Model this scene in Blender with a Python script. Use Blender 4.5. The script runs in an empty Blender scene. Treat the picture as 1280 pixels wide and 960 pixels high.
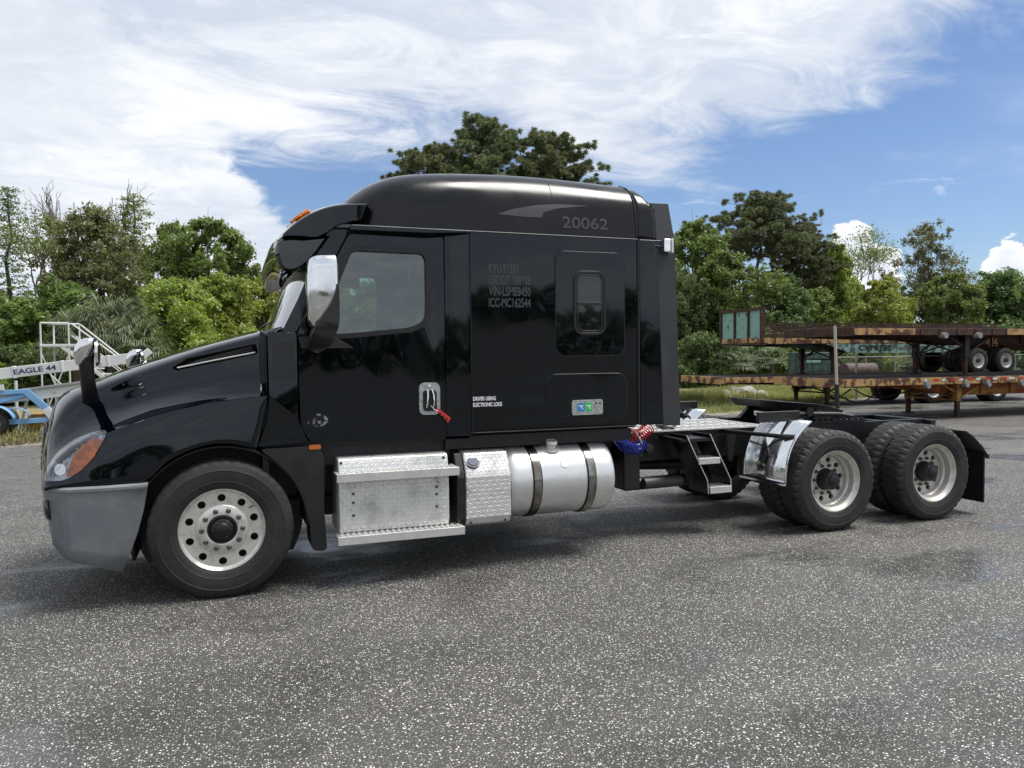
import bpy, bmesh, math, random
import numpy as np
from mathutils import Vector, Matrix, noise
from mathutils.bvhtree import BVHTree
R = math.radians
sc = bpy.context.scene
col = sc.collection
random.seed(7)
rng = np.random.default_rng(7)

# ------------------------------------------------------------------ camera
CAM = Vector((-0.001, -6.0116, 1.7893)); YAW, PITCH, ROLL = 0.3611, -0.0388, -0.0086
fw = Vector((math.sin(YAW)*math.cos(PITCH), math.cos(YAW)*math.cos(PITCH), math.sin(PITCH)))
rt = Vector((math.cos(YAW), -math.sin(YAW), 0)); up = rt.cross(fw)
rt2 = rt*math.cos(ROLL)+up*math.sin(ROLL); up2 = -rt*math.sin(ROLL)+up*math.cos(ROLL)
cd = bpy.data.cameras.new('camera'); cam = bpy.data.objects.new('camera', cd); col.objects.link(cam)
M3 = Matrix((rt2, up2, -fw)).transposed()
cam.matrix_world = Matrix.Translation(CAM) @ M3.to_4x4()
cd.sensor_width = 36; cd.lens = 971.09/1280*36; cd.clip_end = 2000
sc.camera = cam
cy_ = sc.cycles; cy_.max_bounces = 8; cy_.diffuse_bounces = 2; cy_.glossy_bounces = 3; cy_.transmission_bounces = 4; cy_.transparent_max_bounces = 10

# ------------------------------------------------------------------ light and exposure
SUN_EL, SUN_AZ = 66, 108
sc.view_settings.view_transform = 'Standard'; sc.view_settings.look = 'None'
sc.view_settings.exposure = 0.95; sc.view_settings.gamma = 1
ld = bpy.data.lights.new('sun', 'SUN'); lo = bpy.data.objects.new('sun', ld); col.objects.link(lo)
ld.energy = 2.5; ld.angle = R(28); ld.color = (1, .96, .9)
sd = Vector((math.sin(R(SUN_AZ))*math.cos(R(SUN_EL)), math.cos(R(SUN_AZ))*math.cos(R(SUN_EL)), math.sin(R(SUN_EL))))
lo.rotation_euler = sd.to_track_quat('Z', 'Y').to_euler(); lo.location = (0, 0, 30)

W = bpy.data.worlds.new("World"); sc.world = W; W.use_nodes = True
nt = W.node_tree
class NB:
    """small node-graph builder"""
    def __init__(s, nt): s.nt = nt
    def n(s, t, ins=None, **kw):
        nd = s.nt.nodes.new(t)
        for k, v in kw.items(): setattr(nd, k, v)
        for k, v in (ins or {}).items():
            if isinstance(v, bpy.types.NodeSocket): s.nt.links.new(v, nd.inputs[k])
            else: nd.inputs[k].default_value = v
        return nd
    def m(s, op, a, b=None, c=None, clamp=False):
        d = {0: a}
        if b is not None: d[1] = b
        if c is not None: d[2] = c
        nd = s.n('ShaderNodeMath', d, operation=op); nd.use_clamp = clamp
        return nd.outputs[0]
    def mix(s, f, a, b):
        nd = s.nt.nodes.new('ShaderNodeMix'); nd.data_type = 'RGBA'
        for i, v in ((0, f), (6, a), (7, b)):
            if isinstance(v, bpy.types.NodeSocket): s.nt.links.new(v, nd.inputs[i])
            else:
                if i and len(v) == 3: v = (*v, 1)
                nd.inputs[i].default_value = v
        return nd.outputs[2]
    def noise(s, vec, scale, detail=4, rough=.5, dist=0):
        return s.n('ShaderNodeTexNoise', {'Vector': vec, 'Scale': scale, 'Detail': detail, 'Roughness': rough, 'Distortion': dist}).outputs[0]
    def ss(s, x, lo_, hi_):
        nd = s.n('ShaderNodeMapRange', {0: x, 1: lo_, 2: hi_, 3: 0.0, 4: 1.0}, interpolation_type='SMOOTHSTEP')
        return nd.outputs[0]
    def mapping(s, vec, scale=(1, 1, 1), rot=(0, 0, 0), loc=(0, 0, 0)):
        return s.n('ShaderNodeMapping', {'Vector': vec, 'Location': loc, 'Rotation': rot, 'Scale': scale}).outputs[0]

b = NB(nt); bg = nt.nodes['Background']
sky = b.n('ShaderNodeTexSky', sky_type='NISHITA', sun_disc=False, sun_elevation=R(SUN_EL), sun_rotation=R(SUN_AZ), altitude=0, air_density=1.0, dust_density=0.6, ozone_density=2.0)
tc = b.n('ShaderNodeTexCoord').outputs['Generated']
sep = b.n('ShaderNodeSeparateXYZ', {0: tc}); dx, dy, dz = sep.outputs
az = b.m('MULTIPLY', b.m('ARCTAN2', dx, dy), 57.29578)
el = b.m('MULTIPLY', b.m('ARCSINE', dz), 57.29578)
zz = b.m('ADD', b.m('MAXIMUM', dz, 0.0), 0.10)
pl = b.n('ShaderNodeCombineXYZ', {0: b.m('DIVIDE', dx, zz), 1: b.m('DIVIDE', dy, zz), 2: 0.0}).outputs[0]
streak = b.mapping(pl, scale=(1, 1.3, 1), rot=(0, 0, R(-28)))
n1 = b.noise(streak, 1.0, 8, .58, .6)
n2 = b.noise(b.mapping(pl, scale=(1, 1.4, 1), rot=(0, 0, R(-28)), loc=(7, 3, 0)), 2.4, 9, .64, 1.1)
n3 = b.noise(b.mapping(pl, loc=(2, 9, 0)), .75, 6, .55)
big = b.noise(tc, 2.2, 4, .5)
ramp = nt.nodes.new('ShaderNodeValToRGB'); cr = ramp.color_ramp     # lower edge of the cloud sheet against azimuth
def edge(az_, e): return ((az_+180)/360, (e+40)/80)
pts = [(-180, -20), (-120, -16), (-60, -14), (-8, -8), (-2, 4), (.5, 14.2), (4, 14.4), (13, 15.4), (22, 14.0), (33, 13.5), (40, 15.5), (54, 19.5), (75, 22), (105, 2), (140, -16), (180, -20)]
while len(cr.elements) < len(pts): cr.elements.new(.5)
for e_, (a_, v_) in zip(cr.elements, pts):
    p_, c_ = edge(a_, v_); e_.position = p_; e_.color = (c_, c_, c_, 1)
nt.links.new(b.m('DIVIDE', b.m('ADD', az, 180.0), 360.0), ramp.inputs[0])
bnd = b.m('SUBTRACT', b.m('MULTIPLY', ramp.outputs[0], 80.0), 40.0)
d = b.m('SUBTRACT', el, bnd)
f1 = b.m('ADD', b.m('MULTIPLY', d, .085), b.m('MULTIPLY', b.m('SUBTRACT', n1, .5), 1.3))
f1 = b.m('ADD', f1, b.m('MULTIPLY', b.m('SUBTRACT', n2, .5), .8))
mask = b.m('MINIMUM', b.ss(f1, -.22, .38), b.m('ADD', .86, b.m('MULTIPLY', b.ss(n2, .4, .6), .14)))
low = b.m('SUBTRACT', b.m('SUBTRACT', 14.0, b.m('MULTIPLY', b.m('SUBTRACT', az, 1.0), 1.15)), el)
puf2 = b.noise(b.n('ShaderNodeCombineXYZ', {0: b.m('MULTIPLY', az, .2), 1: b.m('MULTIPLY', el, .3), 2: 3.0}).outputs[0], 1.5, 8, .6)
lowm = b.m('MULTIPLY', b.ss(b.m('ADD', b.m('MULTIPLY', low, .18), b.m('MULTIPLY', b.m('SUBTRACT', puf2, .5), 1.6)), -.1, .3), b.ss(az, -60, -45))
mask = b.m('MAXIMUM', mask, b.m('MULTIPLY', lowm, .96))
wisp = b.m('MULTIPLY', b.ss(n2, .55, .78), b.m('MULTIPLY', b.ss(n1, .42, .62), .75))
wz = b.m('MULTIPLY', b.m('MULTIPLY', b.ss(n3, .45, .7), .35), b.ss(n1, .3, .7))
mask = b.m('MAXIMUM', mask, b.m('MAXIMUM', wisp, wz))
ccol = b.mix(b.ss(b.m('ADD', b.m('MULTIPLY', n3, .6), b.m('MULTIPLY', n2, .4)), .38, .62), (3.75, 4.1, 4.65), (5.3, 5.4, 5.55))
ccol = b.mix(b.m('MULTIPLY', b.ss(big, .45, .65), .55), ccol, (3.5, 3.8, 4.4))
skyc = b.mix(1.0, sky.outputs[0], (0, 0, 0)); skn = skyc.node; skn.blend_type = 'MULTIPLY'; skn.inputs[7].default_value = (.52, .57, .66, 1)
out = b.mix(mask, skyc, ccol)
# far cumulus heads low over the trees
cum = None
puff = b.noise(b.n('ShaderNodeCombineXYZ', {0: b.m('MULTIPLY', az, .45), 1: b.m('MULTIPLY', el, .6), 2: 0.0}).outputs[0], 1.7, 6, .55)
for (a0, e0, ra, re) in ((44.3, 6.7, 1.6, 1.9), (45.6, 5.3, 1.9, 1.8), (43.4, 5.0, 1.5, 1.6), (53.3, 4.6, 1.7, 2.2), (55.6, 3.8, 2.4, 3.2), (62, 4, 4, 4), (-40, 5, 6, 4), (95, 6, 8, 5)):
    q = b.m('SQRT', b.m('ADD', b.m('POWER', b.m('ABSOLUTE', b.m('DIVIDE', b.m('SUBTRACT', az, a0), ra)), 2.0), b.m('POWER', b.m('ABSOLUTE', b.m('DIVIDE', b.m('SUBTRACT', el, e0), re)), 2.0)))
    q = b.m('SUBTRACT', 1.0, q)
    cum = q if cum is None else b.m('MAXIMUM', cum, q)
cf = b.m('ADD', cum, b.m('MULTIPLY', b.m('SUBTRACT', puff, .5), 1.3))
cm = b.ss(cf, -.02, .12)
out = b.mix(cm, out, b.mix(b.ss(cf, .05, .75), (5.5, 5.6, 5.7), (4.4, 4.65, 5.1)))
nt.links.new(out, bg.inputs[0]); bg.inputs[1].default_value = 0.1

# ------------------------------------------------------------------ materials
MATS = {}
def new_mat(name):
    m = bpy.data.materials.new(name); m.use_nodes = True; MATS[name] = m
    return m, NB(m.node_tree), m.node_tree.nodes['Principled BSDF']
def c4(c): return (*c, 1)
def mat(name, c1, rough=.5, metal=0, c2=None, ns=8, thr=(.4, .6), bump=0, bs=60, coat=0, rvar=0, spec=.5, det=5, coat_rough=.03, wave=0):
    m, b, p = new_mat(name)
    co = b.n('ShaderNodeTexCoord').outputs['Object']
    p.inputs['Base Color'].default_value = c4(c1); p.inputs['Roughness'].default_value = rough
    p.inputs['Metallic'].default_value = metal; p.inputs['Specular IOR Level'].default_value = spec
    p.inputs['Coat Weight'].default_value = coat; p.inputs['Coat Roughness'].default_value = coat_rough
    if c2 is not None or rvar:
        f = b.ss(b.noise(co, ns, det, .6), thr[0], thr[1])
        if c2 is not None: m.node_tree.links.new(b.mix(f, c1, c2), p.inputs['Base Color'])
        if rvar: m.node_tree.links.new(b.m('ADD', rough, b.m('MULTIPLY', f, rvar)), p.inputs['Roughness'])
    last = None
    if wave:
        last = b.n('ShaderNodeBump', {'Strength': 1.0, 'Distance': wave, 'Height': b.noise(co, 1.3, 2, .45)}).outputs[0]
    if bump:
        dct = {'Strength': bump, 'Distance': .01, 'Height': b.noise(co, bs, 4, .6)}
        if last is not None: dct['Normal'] = last
        last = b.n('ShaderNodeBump', dct).outputs[0]
    if last is not None:
        m.node_tree.links.new(last, p.inputs['Normal'])
        if coat: m.node_tree.links.new(last, p.inputs['Coat Normal'])
    return m

# glossy black truck paint: faint waviness, light dust
m, b, p = new_mat('truck_paint'); co = b.n('ShaderNodeTexCoord').outputs['Object']
dust = b.ss(b.noise(b.mapping(co, scale=(1, 1, .5)), 2.2, 8, .65), .45, .8)
spk = b.ss(b.noise(co, 120, 2, .5), .66, .75)
m.node_tree.links.new(b.mix(b.m('ADD', b.m('MULTIPLY', dust, .35), b.m('MULTIPLY', spk, .05)), (.0004, .0009, .0022), (.0016, .0022, .0034)), p.inputs['Base Color'])
m.node_tree.links.new(b.m('ADD', .035, b.m('MULTIPLY', dust, .10)), p.inputs['Roughness'])
p.inputs['Specular IOR Level'].default_value = .52; p.inputs['Specular Tint'].default_value = (.86, .94, 1, 1)
bn = b.n('ShaderNodeBump', {'Strength': 1.0, 'Distance': .012, 'Height': b.noise(b.mapping(co, scale=(1, 1, .7)), 1.6, 2, .4)})
m.node_tree.links.new(bn.outputs[0], p.inputs['Normal'])
mat('roof_paint', (.0008, .0012, .0024), .17, c2=(.0025, .003, .004), ns=2.2, rvar=.08, wave=.008, spec=.38)
mat('black_plastic', (.007, .007, .008), .45, c2=(.013, .013, .014), ns=5, bump=.15, bs=400)
mat('rubber_trim', (.004, .004, .005), .4)
mat('matt_panel', (.026, .027, .030), .5, c2=(.034, .035, .038), ns=3)
mat('bumper_grey', (.145, .158, .173), .5, c2=(.185, .198, .21), ns=3, det=9, rvar=.15, bump=.25, bs=350)
mat('chassis_black', (.005, .005, .007), .45, c2=(.022, .020, .018), ns=9, thr=(.5, .8), bump=.2, bs=90)
mat('chrome', (.78, .79, .8), .07, metal=1, rvar=.12, ns=14)
mat('aluminium', (.68, .68, .66), .32, metal=.5, c2=(.56, .56, .54), ns=7, rvar=.2)
mat('tank_aluminium', (.74, .75, .75), .26, metal=.7, c2=(.66, .66, .66), ns=3, rvar=.15, bump=.02, bs=40)
mat('strap_steel', (.35, .34, .32), .16, metal=1, c2=(.22, .19, .16), ns=8)
mat('wheel_aluminium', (.70, .68, .63), .28, metal=.65, c2=(.42, .39, .34), ns=16, thr=(.45, .8), rvar=.25, bump=.1, bs=80)
mat('wheel_dull', (.60, .585, .54), .42, metal=.55, c2=(.40, .37, .32), ns=11, thr=(.45, .8), rvar=.2, bump=.1, bs=80)
mat('nut_steel', (.13, .125, .12), .4, metal=.7, c2=(.05, .05, .05), ns=60)
mat('rope_grey', (.3, .3, .29), .6)
m, b, p = new_mat('tyre'); co = b.n('ShaderNodeTexCoord').outputs['Object']
f = b.ss(b.noise(co, 4.5, 8, .65), .35, .75)
m.node_tree.links.new(b.mix(f, (.010, .010, .011), (.028, .027, .025)), p.inputs['Base Color'])
p.inputs['Roughness'].default_value = .62
m.node_tree.links.new(b.n('ShaderNodeBump', {'Strength': .3, 'Distance': .006, 'Height': b.noise(co, 90, 4, .6)}).outputs[0], p.inputs['Normal'])
mat('interior_dark', (.03, .03, .032), .8)
mat('interior_grey', (.26, .27, .27), .8, c2=(.2, .21, .21), ns=4)
mat('amber_lens', (.85, .22, .005), .12, c2=(.42, .09, .004), ns=22, thr=(.35, .7), bump=.6, bs=60)
mat('amber_dark', (.45, .12, .01), .25, coat=1)
mat('lamp_reflector', (.42, .44, .47), .18, metal=.9, c2=(.16, .17, .19), ns=14, bump=1, bs=22)
mat('lamp_chrome', (.7, .7, .7), .1, metal=1)
mat('recess_shade_black', (.002, .002, .002), .9, spec=.05)
mat('decal_grey', (.042, .044, .050), .5)
mat('decal_white', (.75, .75, .75), .5)
mat('decal_silver', (.45, .47, .46), .35, metal=.3, c2=(.3, .31, .3), ns=40)
mat('decal_blue', (.02, .22, .55), .4); mat('decal_green', (.03, .5, .13), .4)
mat('badge', (.25, .26, .27), .35, metal=.4, c2=(.01, .01, .012), ns=26, thr=(.44, .5))
mat('tag_red', (.55, .03, .025), .4)
mat('hose_red', (.45, .01, .012), .3, coat=.5); mat('hose_blue', (.01, .03, .35), .3, coat=.5)
mat('white_steel', (.62, .63, .61), .45, c2=(.30, .29, .25), ns=5, thr=(.55, .75), bump=.1)
mat('blue_steel', (.16, .34, .58), .45, c2=(.22, .38, .55), ns=6, thr=(.5, .7))
mat('navy_letter', (.02, .03, .1), .5)
mat('yellow_paint', (.50, .27, .03), .5, c2=(.2, .12, .05), ns=7)
mat('rust', (.075, .032, .02), .85, c2=(.03, .018, .015), ns=6, bump=.5, bs=40)
mat('rust_tan', (.44, .27, .11), .8, c2=(.09, .038, .025), ns=3.4, thr=(.46, .58), bump=.4, bs=30)
mat('rust_orange', (.30, .07, .02), .75, c2=(.42, .21, .06), ns=2.2, thr=(.45, .6), bump=.4, bs=30)
mat('mustard', (.38, .21, .05), .7, c2=(.10, .04, .02), ns=3.1, thr=(.5, .66), bump=.3, bs=30)
mat('teal_paint', (.21, .38, .34), .7, c2=(.08, .035, .025), ns=4.2, thr=(.58, .64), bump=.3, bs=30)
mat('teal_mid', (.22, .38, .33), .8, c2=(.06, .06, .05), ns=5)
mat('teal_dark', (.045, .10, .085), .7, c2=(.02, .03, .025), ns=3)
mat('deck_wood', (.07, .05, .04), .9, c2=(.03, .022, .02), ns=3, bump=.6, bs=20)
mat('tape_red', (.45, .03, .02), .4); mat('tape_white', (.65, .65, .62), .4)
mat('strap_pale', (.42, .40, .33), .7)
mat('strap_black', (.01, .01, .01), .7)
mat('dark_glass', (.004, .005, .006), .03, spec=.8)
mat('barrel_rust', (.06, .04, .045), .7, c2=(.1, .06, .05), ns=4, bump=.4, bs=20)
mat('rubble_concrete', (.32, .31, .29), .9, c2=(.2, .19, .18), ns=6, bump=.6, bs=20)
mat('galvanised', (.3, .31, .31), .45, metal=.5)
for nm, a_, c_ in (('bark', (.11, .09, .07), (.05, .04, .032)), ('bark_pale', (.22, .20, .17), (.12, .11, .09))):
    mat(nm, a_, .95, c2=c_, ns=5, bump=1, bs=12)

def plate_mat(name, c, rough, metal, s=34.0):
    """tread plate: small raised lozenges, turned one way and the other"""
    m, b, p = new_mat(name)
    co = b.n('ShaderNodeTexCoord').outputs['Object']; se = b.n('ShaderNodeSeparateXYZ', {0: co})
    u = b.m('MULTIPLY', b.m('ADD', se.outputs[0], b.m('MULTIPLY', se.outputs[1], .6)), s)
    v = b.m('MULTIPLY', b.m('ADD', se.outputs[2], b.m('MULTIPLY', se.outputs[1], .8)), s)
    fu, fv = b.m('FLOOR', u), b.m('FLOOR', v)
    par = b.m('MODULO', b.m('ABSOLUTE', b.m('ADD', fu, fv)), 2.0)
    sg = b.m('SUBTRACT', b.m('MULTIPLY', b.m('GREATER_THAN', par, .5), 2.0), 1.0)
    lu = b.m('SUBTRACT', b.m('SUBTRACT', u, fu), .5); lv = b.m('MULTIPLY', b.m('SUBTRACT', b.m('SUBTRACT', v, fv), .5), sg)
    a = b.m('MULTIPLY', b.m('ADD', lu, lv), 1.3); c_ = b.m('MULTIPLY', b.m('SUBTRACT', lu, lv), 4.2)
    r_ = b.m('SQRT', b.m('ADD', b.m('MULTIPLY', a, a), b.m('MULTIPLY', c_, c_)))
    h = b.m('SUBTRACT', 1.0, b.ss(r_, .5, .9))
    dirt = b.noise(co, 6, 6, .6)
    p.inputs['Roughness'].default_value = rough; p.inputs['Metallic'].default_value = metal
    m.node_tree.links.new(b.mix(b.ss(dirt, .45, .75), c, tuple(x*.62 for x in c)), p.inputs['Base Color'])
    m.node_tree.links.new(b.n('ShaderNodeBump', {'Strength': .9, 'Distance': .007, 'Height': h}).outputs[0], p.inputs['Normal'])
plate_mat('tread_plate', (.74, .74, .72), .34, .5, 28.0)

def glass(name, tint, gloss=.0, rough=.02, ior=1.5):
    m, b, p = new_mat(name); t = m.node_tree
    tr = b.n('ShaderNodeBsdfTransparent', {0: c4(tint)}); gl = b.n('ShaderNodeBsdfGlossy', {'Color': (1, 1, 1, 1), 'Roughness': rough})
    fr = b.n('ShaderNodeFresnel', {'IOR': ior}).outputs[0]
    mx = b.n('ShaderNodeMixShader', {0: b.m('ADD', b.m('MULTIPLY', fr, 1.6), gloss, clamp=True), 1: tr.outputs[0], 2: gl.outputs[0]})
    t.links.new(mx.outputs[0], t.nodes['Material Output'].inputs[0])
glass('door_glass', (.74, .82, .78), .03)
glass('windshield_glass', (.62, .74, .68), .10)
glass('lens_clear', (.92, .93, .95), .0)

def leaf_mat(name, ca, cb, trans=.55):
    m, b, p = new_mat(name); t = m.node_tree
    rnd = b.n('ShaderNodeNewGeometry').outputs['Random Per Island']; oi = b.n('ShaderNodeObjectInfo').outputs['Random']
    co = b.n('ShaderNodeTexCoord').outputs['Object']
    f = b.m('ADD', b.m('MULTIPLY', rnd, .55), b.m('MULTIPLY', b.ss(b.noise(co, .9, 3, .5), .3, .7), .45))
    c = b.mix(f, ca, cb)
    hs = b.n('ShaderNodeHueSaturation', {'Hue': b.m('ADD', .485, b.m('MULTIPLY', oi, .03)), 'Saturation': .95, 'Value': b.m('ADD', .98, b.m('MULTIPLY', oi, .38)), 'Color': c}).outputs[0]
    df = b.n('ShaderNodeBsdfDiffuse', {0: hs}); tl = b.n('ShaderNodeBsdfTranslucent', {0: hs})
    mx = b.n('ShaderNodeMixShader', {0: trans, 1: df.outputs[0], 2: tl.outputs[0]})
    gl = b.n('ShaderNodeBsdfGlossy', {0: (1, 1, 1, 1), 'Roughness': .45})
    m2 = b.n('ShaderNodeMixShader', {0: .035, 1: mx.outputs[0], 2: gl.outputs[0]})
    t.links.new(m2.outputs[0], t.nodes['Material Output'].inputs[0])
leaf_mat('leaf_green', (.075, .125, .020), (.21, .28, .055))
leaf_mat('leaf_lime', (.14, .20, .018), (.31, .35, .05))
leaf_mat('leaf_dark', (.05, .095, .022), (.15, .21, .055))
leaf_mat('leaf_olive', (.10, .12, .036), (.23, .245, .095))
leaf_mat('needle', (.075, .095, .036), (.20, .225, .10), .2)
leaf_mat('frond', (.07, .10, .045), (.20, .24, .13), .25)
leaf_mat('grass_blade', (.15, .18, .04), (.42, .41, .16), .4)
leaf_mat('litter', (.10, .085, .045), (.22, .19, .10), .2)

# ------------------------------------------------------------------ mesh helpers
def tag(o, label=None, cat=None, group=None, kind=None):
    for k, v in (('label', label), ('category', cat), ('group', group), ('kind', kind)):
        if v: o[k] = v
    return o
def empty(name, loc=(0, 0, 0), rz=0):
    o = bpy.data.objects.new(name, None); col.objects.link(o); o.location = loc; o.rotation_euler.z = rz; o.empty_display_size = .2
    return o
def link_mesh(name, me, parent=None, m=None):
    if m: me.materials.clear(); me.materials.append(MATS[m])
    o = bpy.data.objects.new(name, me); col.objects.link(o)
    if parent: o.parent = parent
    return o
class MB:
    def __init__(s): s.bm = bmesh.new()
    def face(s, vs):
        try: return s.bm.faces.new(vs)
        except ValueError: return None
    def v(s, p): return s.bm.verts.new(p)
    def box(s, a, c, taper=None):
        (x0, y0, z0), (x1, y1, z1) = a, c
        p = [s.v(q) for q in ((x0, y0, z0), (x1, y0, z0), (x1, y1, z0), (x0, y1, z0), (x0, y0, z1), (x1, y0, z1), (x1, y1, z1), (x0, y1, z1))]
        for f in ((0, 3, 2, 1), (4, 5, 6, 7), (0, 1, 5, 4), (1, 2, 6, 5), (2, 3, 7, 6), (3, 0, 4, 7)): s.face([p[i] for i in f])
        return s
    def bar(s, a, c, w, h=None):
        """square bar from a to c"""
        h = h or w; a = Vector(a); c = Vector(c); d = (c-a).normalized()
        u = Vector((0, 0, 1)) if abs(d.z) < .95 else Vector((1, 0, 0))
        r = d.cross(u).normalized(); u = r.cross(d).normalized()
        A = [s.v(a+r*i*w/2+u*j*h/2) for i, j in ((-1, -1), (1, -1), (1, 1), (-1, 1))]
        B = [s.v(c+r*i*w/2+u*j*h/2) for i, j in ((-1, -1), (1, -1), (1, 1), (-1, 1))]
        for i in range(4): s.face([A[i], A[(i+1) % 4], B[(i+1) % 4], B[i]])
        s.face(A[::-1]); s.face(B); return s
    def tube(s, path, r, seg=10, cap=True):
        path = [Vector(p) for p in path]; rs = r if isinstance(r, (list, tuple)) else [r]*len(path)
        rings = []; up_ = None
        for i, p in enumerate(path):
            d = (path[min(i+1, len(path)-1)]-path[max(i-1, 0)]).normalized()
            if up_ is None: up_ = Vector((0, 0, 1)) if abs(d.z) < .9 else Vector((1, 0, 0))
            x = d.cross(up_).normalized(); up_ = x.cross(d).normalized()
            rings.append([s.v(p+(x*math.cos(t)+up_*math.sin(t))*rs[i]) for t in [2*math.pi*k/seg for k in range(seg)]])
        s.rings(rings, True, cap); return s
    def rings(s, rings, closed=True, cap=True):
        n = len(rings[0])
        for A, B in zip(rings, rings[1:]):
            for i in range(n if closed else n-1): s.face([A[i], A[(i+1) % n], B[(i+1) % n], B[i]])
        if cap: s.face(rings[0][::-1]); s.face(rings[-1])
    def loft(s, pts, closed=True, cap=True):
        s.rings([[s.v(p) for p in r_] for r_ in pts], closed, cap); return s
    def latheY(s, prof, c, seg=48, a0=0, a1=2*math.pi, cap=False):
        """profile of (radius, y) turned about the Y axis through c"""
        full = abs(a1-a0-2*math.pi) < 1e-6; n = seg if full else seg+1
        R_ = []
        for r, y in prof:
            R_.append([s.v((c[0]+r*math.cos(a0+(a1-a0)*k/seg), c[1]+y, c[2]+r*math.sin(a0+(a1-a0)*k/seg))) for k in range(n)])
        s.rings(R_, full, cap); return s
    def latheX(s, prof, c, seg=48):
        R_ = [[s.v((c[0]+x, c[1]+r*math.cos(2*math.pi*k/seg), c[2]+r*math.sin(2*math.pi*k/seg))) for k in range(seg)] for r, x in prof]
        s.rings(R_, True, True); return s
    def plate(s, outer, y0, y1, inner=None):
        """XZ outline (with an optional hole) between y0 and y1"""
        loops = [outer]+([inner] if inner else [])
        caps = []
        for y in (y0, y1):
            es = []; vl = []
            for lp in loops:
                vs = [s.v((p[0], y(p) if callable(y) else y, p[1])) for p in lp]; vl.append(vs)
                es += [s.bm.edges.new((vs[i], vs[(i+1) % len(vs)])) for i in range(len(vs))]
            bmesh.ops.triangle_fill(s.bm, use_beauty=True, edges=es); caps.append(vl)
        for A, B in zip(*caps):
            for i in range(len(A)): s.face([A[i], A[(i+1) % len(A)], B[(i+1) % len(A)], B[i]])
        return s
    def build(s, name, m, parent=None, smooth=True, bevel=0, ang=35, solid=0, seg=2, sub=0, recalc=True, out=None):
        if recalc: bmesh.ops.recalc_face_normals(s.bm, faces=s.bm.faces)
        s.bm.normal_update()
        if solid and out is not None:
            ref = Vector(out)
            if sum((f.calc_center_median()-ref).normalized().dot(f.normal)*f.calc_area() for f in s.bm.faces) < 0: bmesh.ops.reverse_faces(s.bm, faces=s.bm.faces)
        me = bpy.data.meshes.new(name); s.bm.to_mesh(me); s.bm.free()
        if smooth and len(me.polygons):
            me.shade_smooth(); me.set_sharp_from_angle(angle=R(ang))
        o = link_mesh(name, me, parent, m)
        if sub: md = o.modifiers.new('s', 'SUBSURF'); md.levels = md.render_levels = sub
        if solid: md = o.modifiers.new('t', 'SOLIDIFY'); md.thickness = solid; md.offset = -1
        if bevel:
            md = o.modifiers.new('b', 'BEVEL'); md.width = bevel; md.segments = seg; md.limit_method = 'ANGLE'; md.angle_limit = R(35); md.harden_normals = True
        return o
def rrect(x0, z0, x1, z1, r, n=6):
    o = []
    for cx, cz, a in ((x1-r, z1-r, 0), (x0+r, z1-r, 90), (x0+r, z0+r, 180), (x1-r, z0+r, 270)):
        o += [(cx+r*math.cos(R(a+90*k/n)), cz+r*math.sin(R(a+90*k/n))) for k in range(n+1)]
    return o
def round_poly(pts, r, n=5):
    o = []; N = len(pts)
    for i, p in enumerate(pts):
        rr = r[i] if isinstance(r, (list, tuple)) else r
        p = Vector(p); a = Vector(pts[i-1])-p; c = Vector(pts[(i+1) % N])-p
        ra = min(rr, a.length*.45, c.length*.45)
        A = p+a.normalized()*ra; B = p+c.normalized()*ra
        if ra < 1e-4: o.append(tuple(p)); continue
        for k in range(n+1):
            t = k/n; o.append(tuple(A*(1-t)**2+p*2*t*(1-t)+B*t*t))
    return o
def offset_poly(pts, d):
    c = Vector((sum(p[0] for p in pts)/len(pts), sum(p[1] for p in pts)/len(pts))); o = []
    N = len(pts); area = sum(pts[i][0]*pts[(i+1) % N][1]-pts[(i+1) % N][0]*pts[i][1] for i in range(N))
    s_ = 1 if area > 0 else -1
    for i in range(N):
        a = Vector(pts[i])-Vector(pts[i-1]); c_ = Vector(pts[(i+1) % N])-Vector(pts[i])
        if a.length < 1e-6: a = c_
        if c_.length < 1e-6: c_ = a
        n_ = Vector((a.y, -a.x)).normalized()+Vector((c_.y, -c_.x)).normalized(); n_.normalize()
        o.append((pts[i][0]+n_.x*d*s_, pts[i][1]+n_.y*d*s_))
    return o
def catmull(P, n):
    """P: list of points; n subdivisions per span"""
    P = [np.array(p, float) for p in P]; o = []
    for i in range(len(P)-1):
        p1, p2 = P[i], P[i+1]; p0 = P[i-1] if i else 2*p1-p2; p3 = P[i+2] if i+2 < len(P) else 2*p2-p1
        for k in range(n):
            t = k/n; o.append(.5*((2*p1)+(-p0+p2)*t+(2*p0-5*p1+4*p2-p3)*t*t+(-p0+3*p1-3*p2+p3)*t**3))
    o.append(P[-1]); return o
def mirror_copy(o, parent=None, cy=2.44):
    """a copy of a part on the far side of the truck, with its sub-parts"""
    c = o.copy(); col.objects.link(c); c.parent = parent or o.parent
    c.location = (0, cy, 0); c.scale = (1, -1, 1)
    for ch in o.children:
        d_ = ch.copy(); col.objects.link(d_); d_.parent = c
    return c
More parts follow.
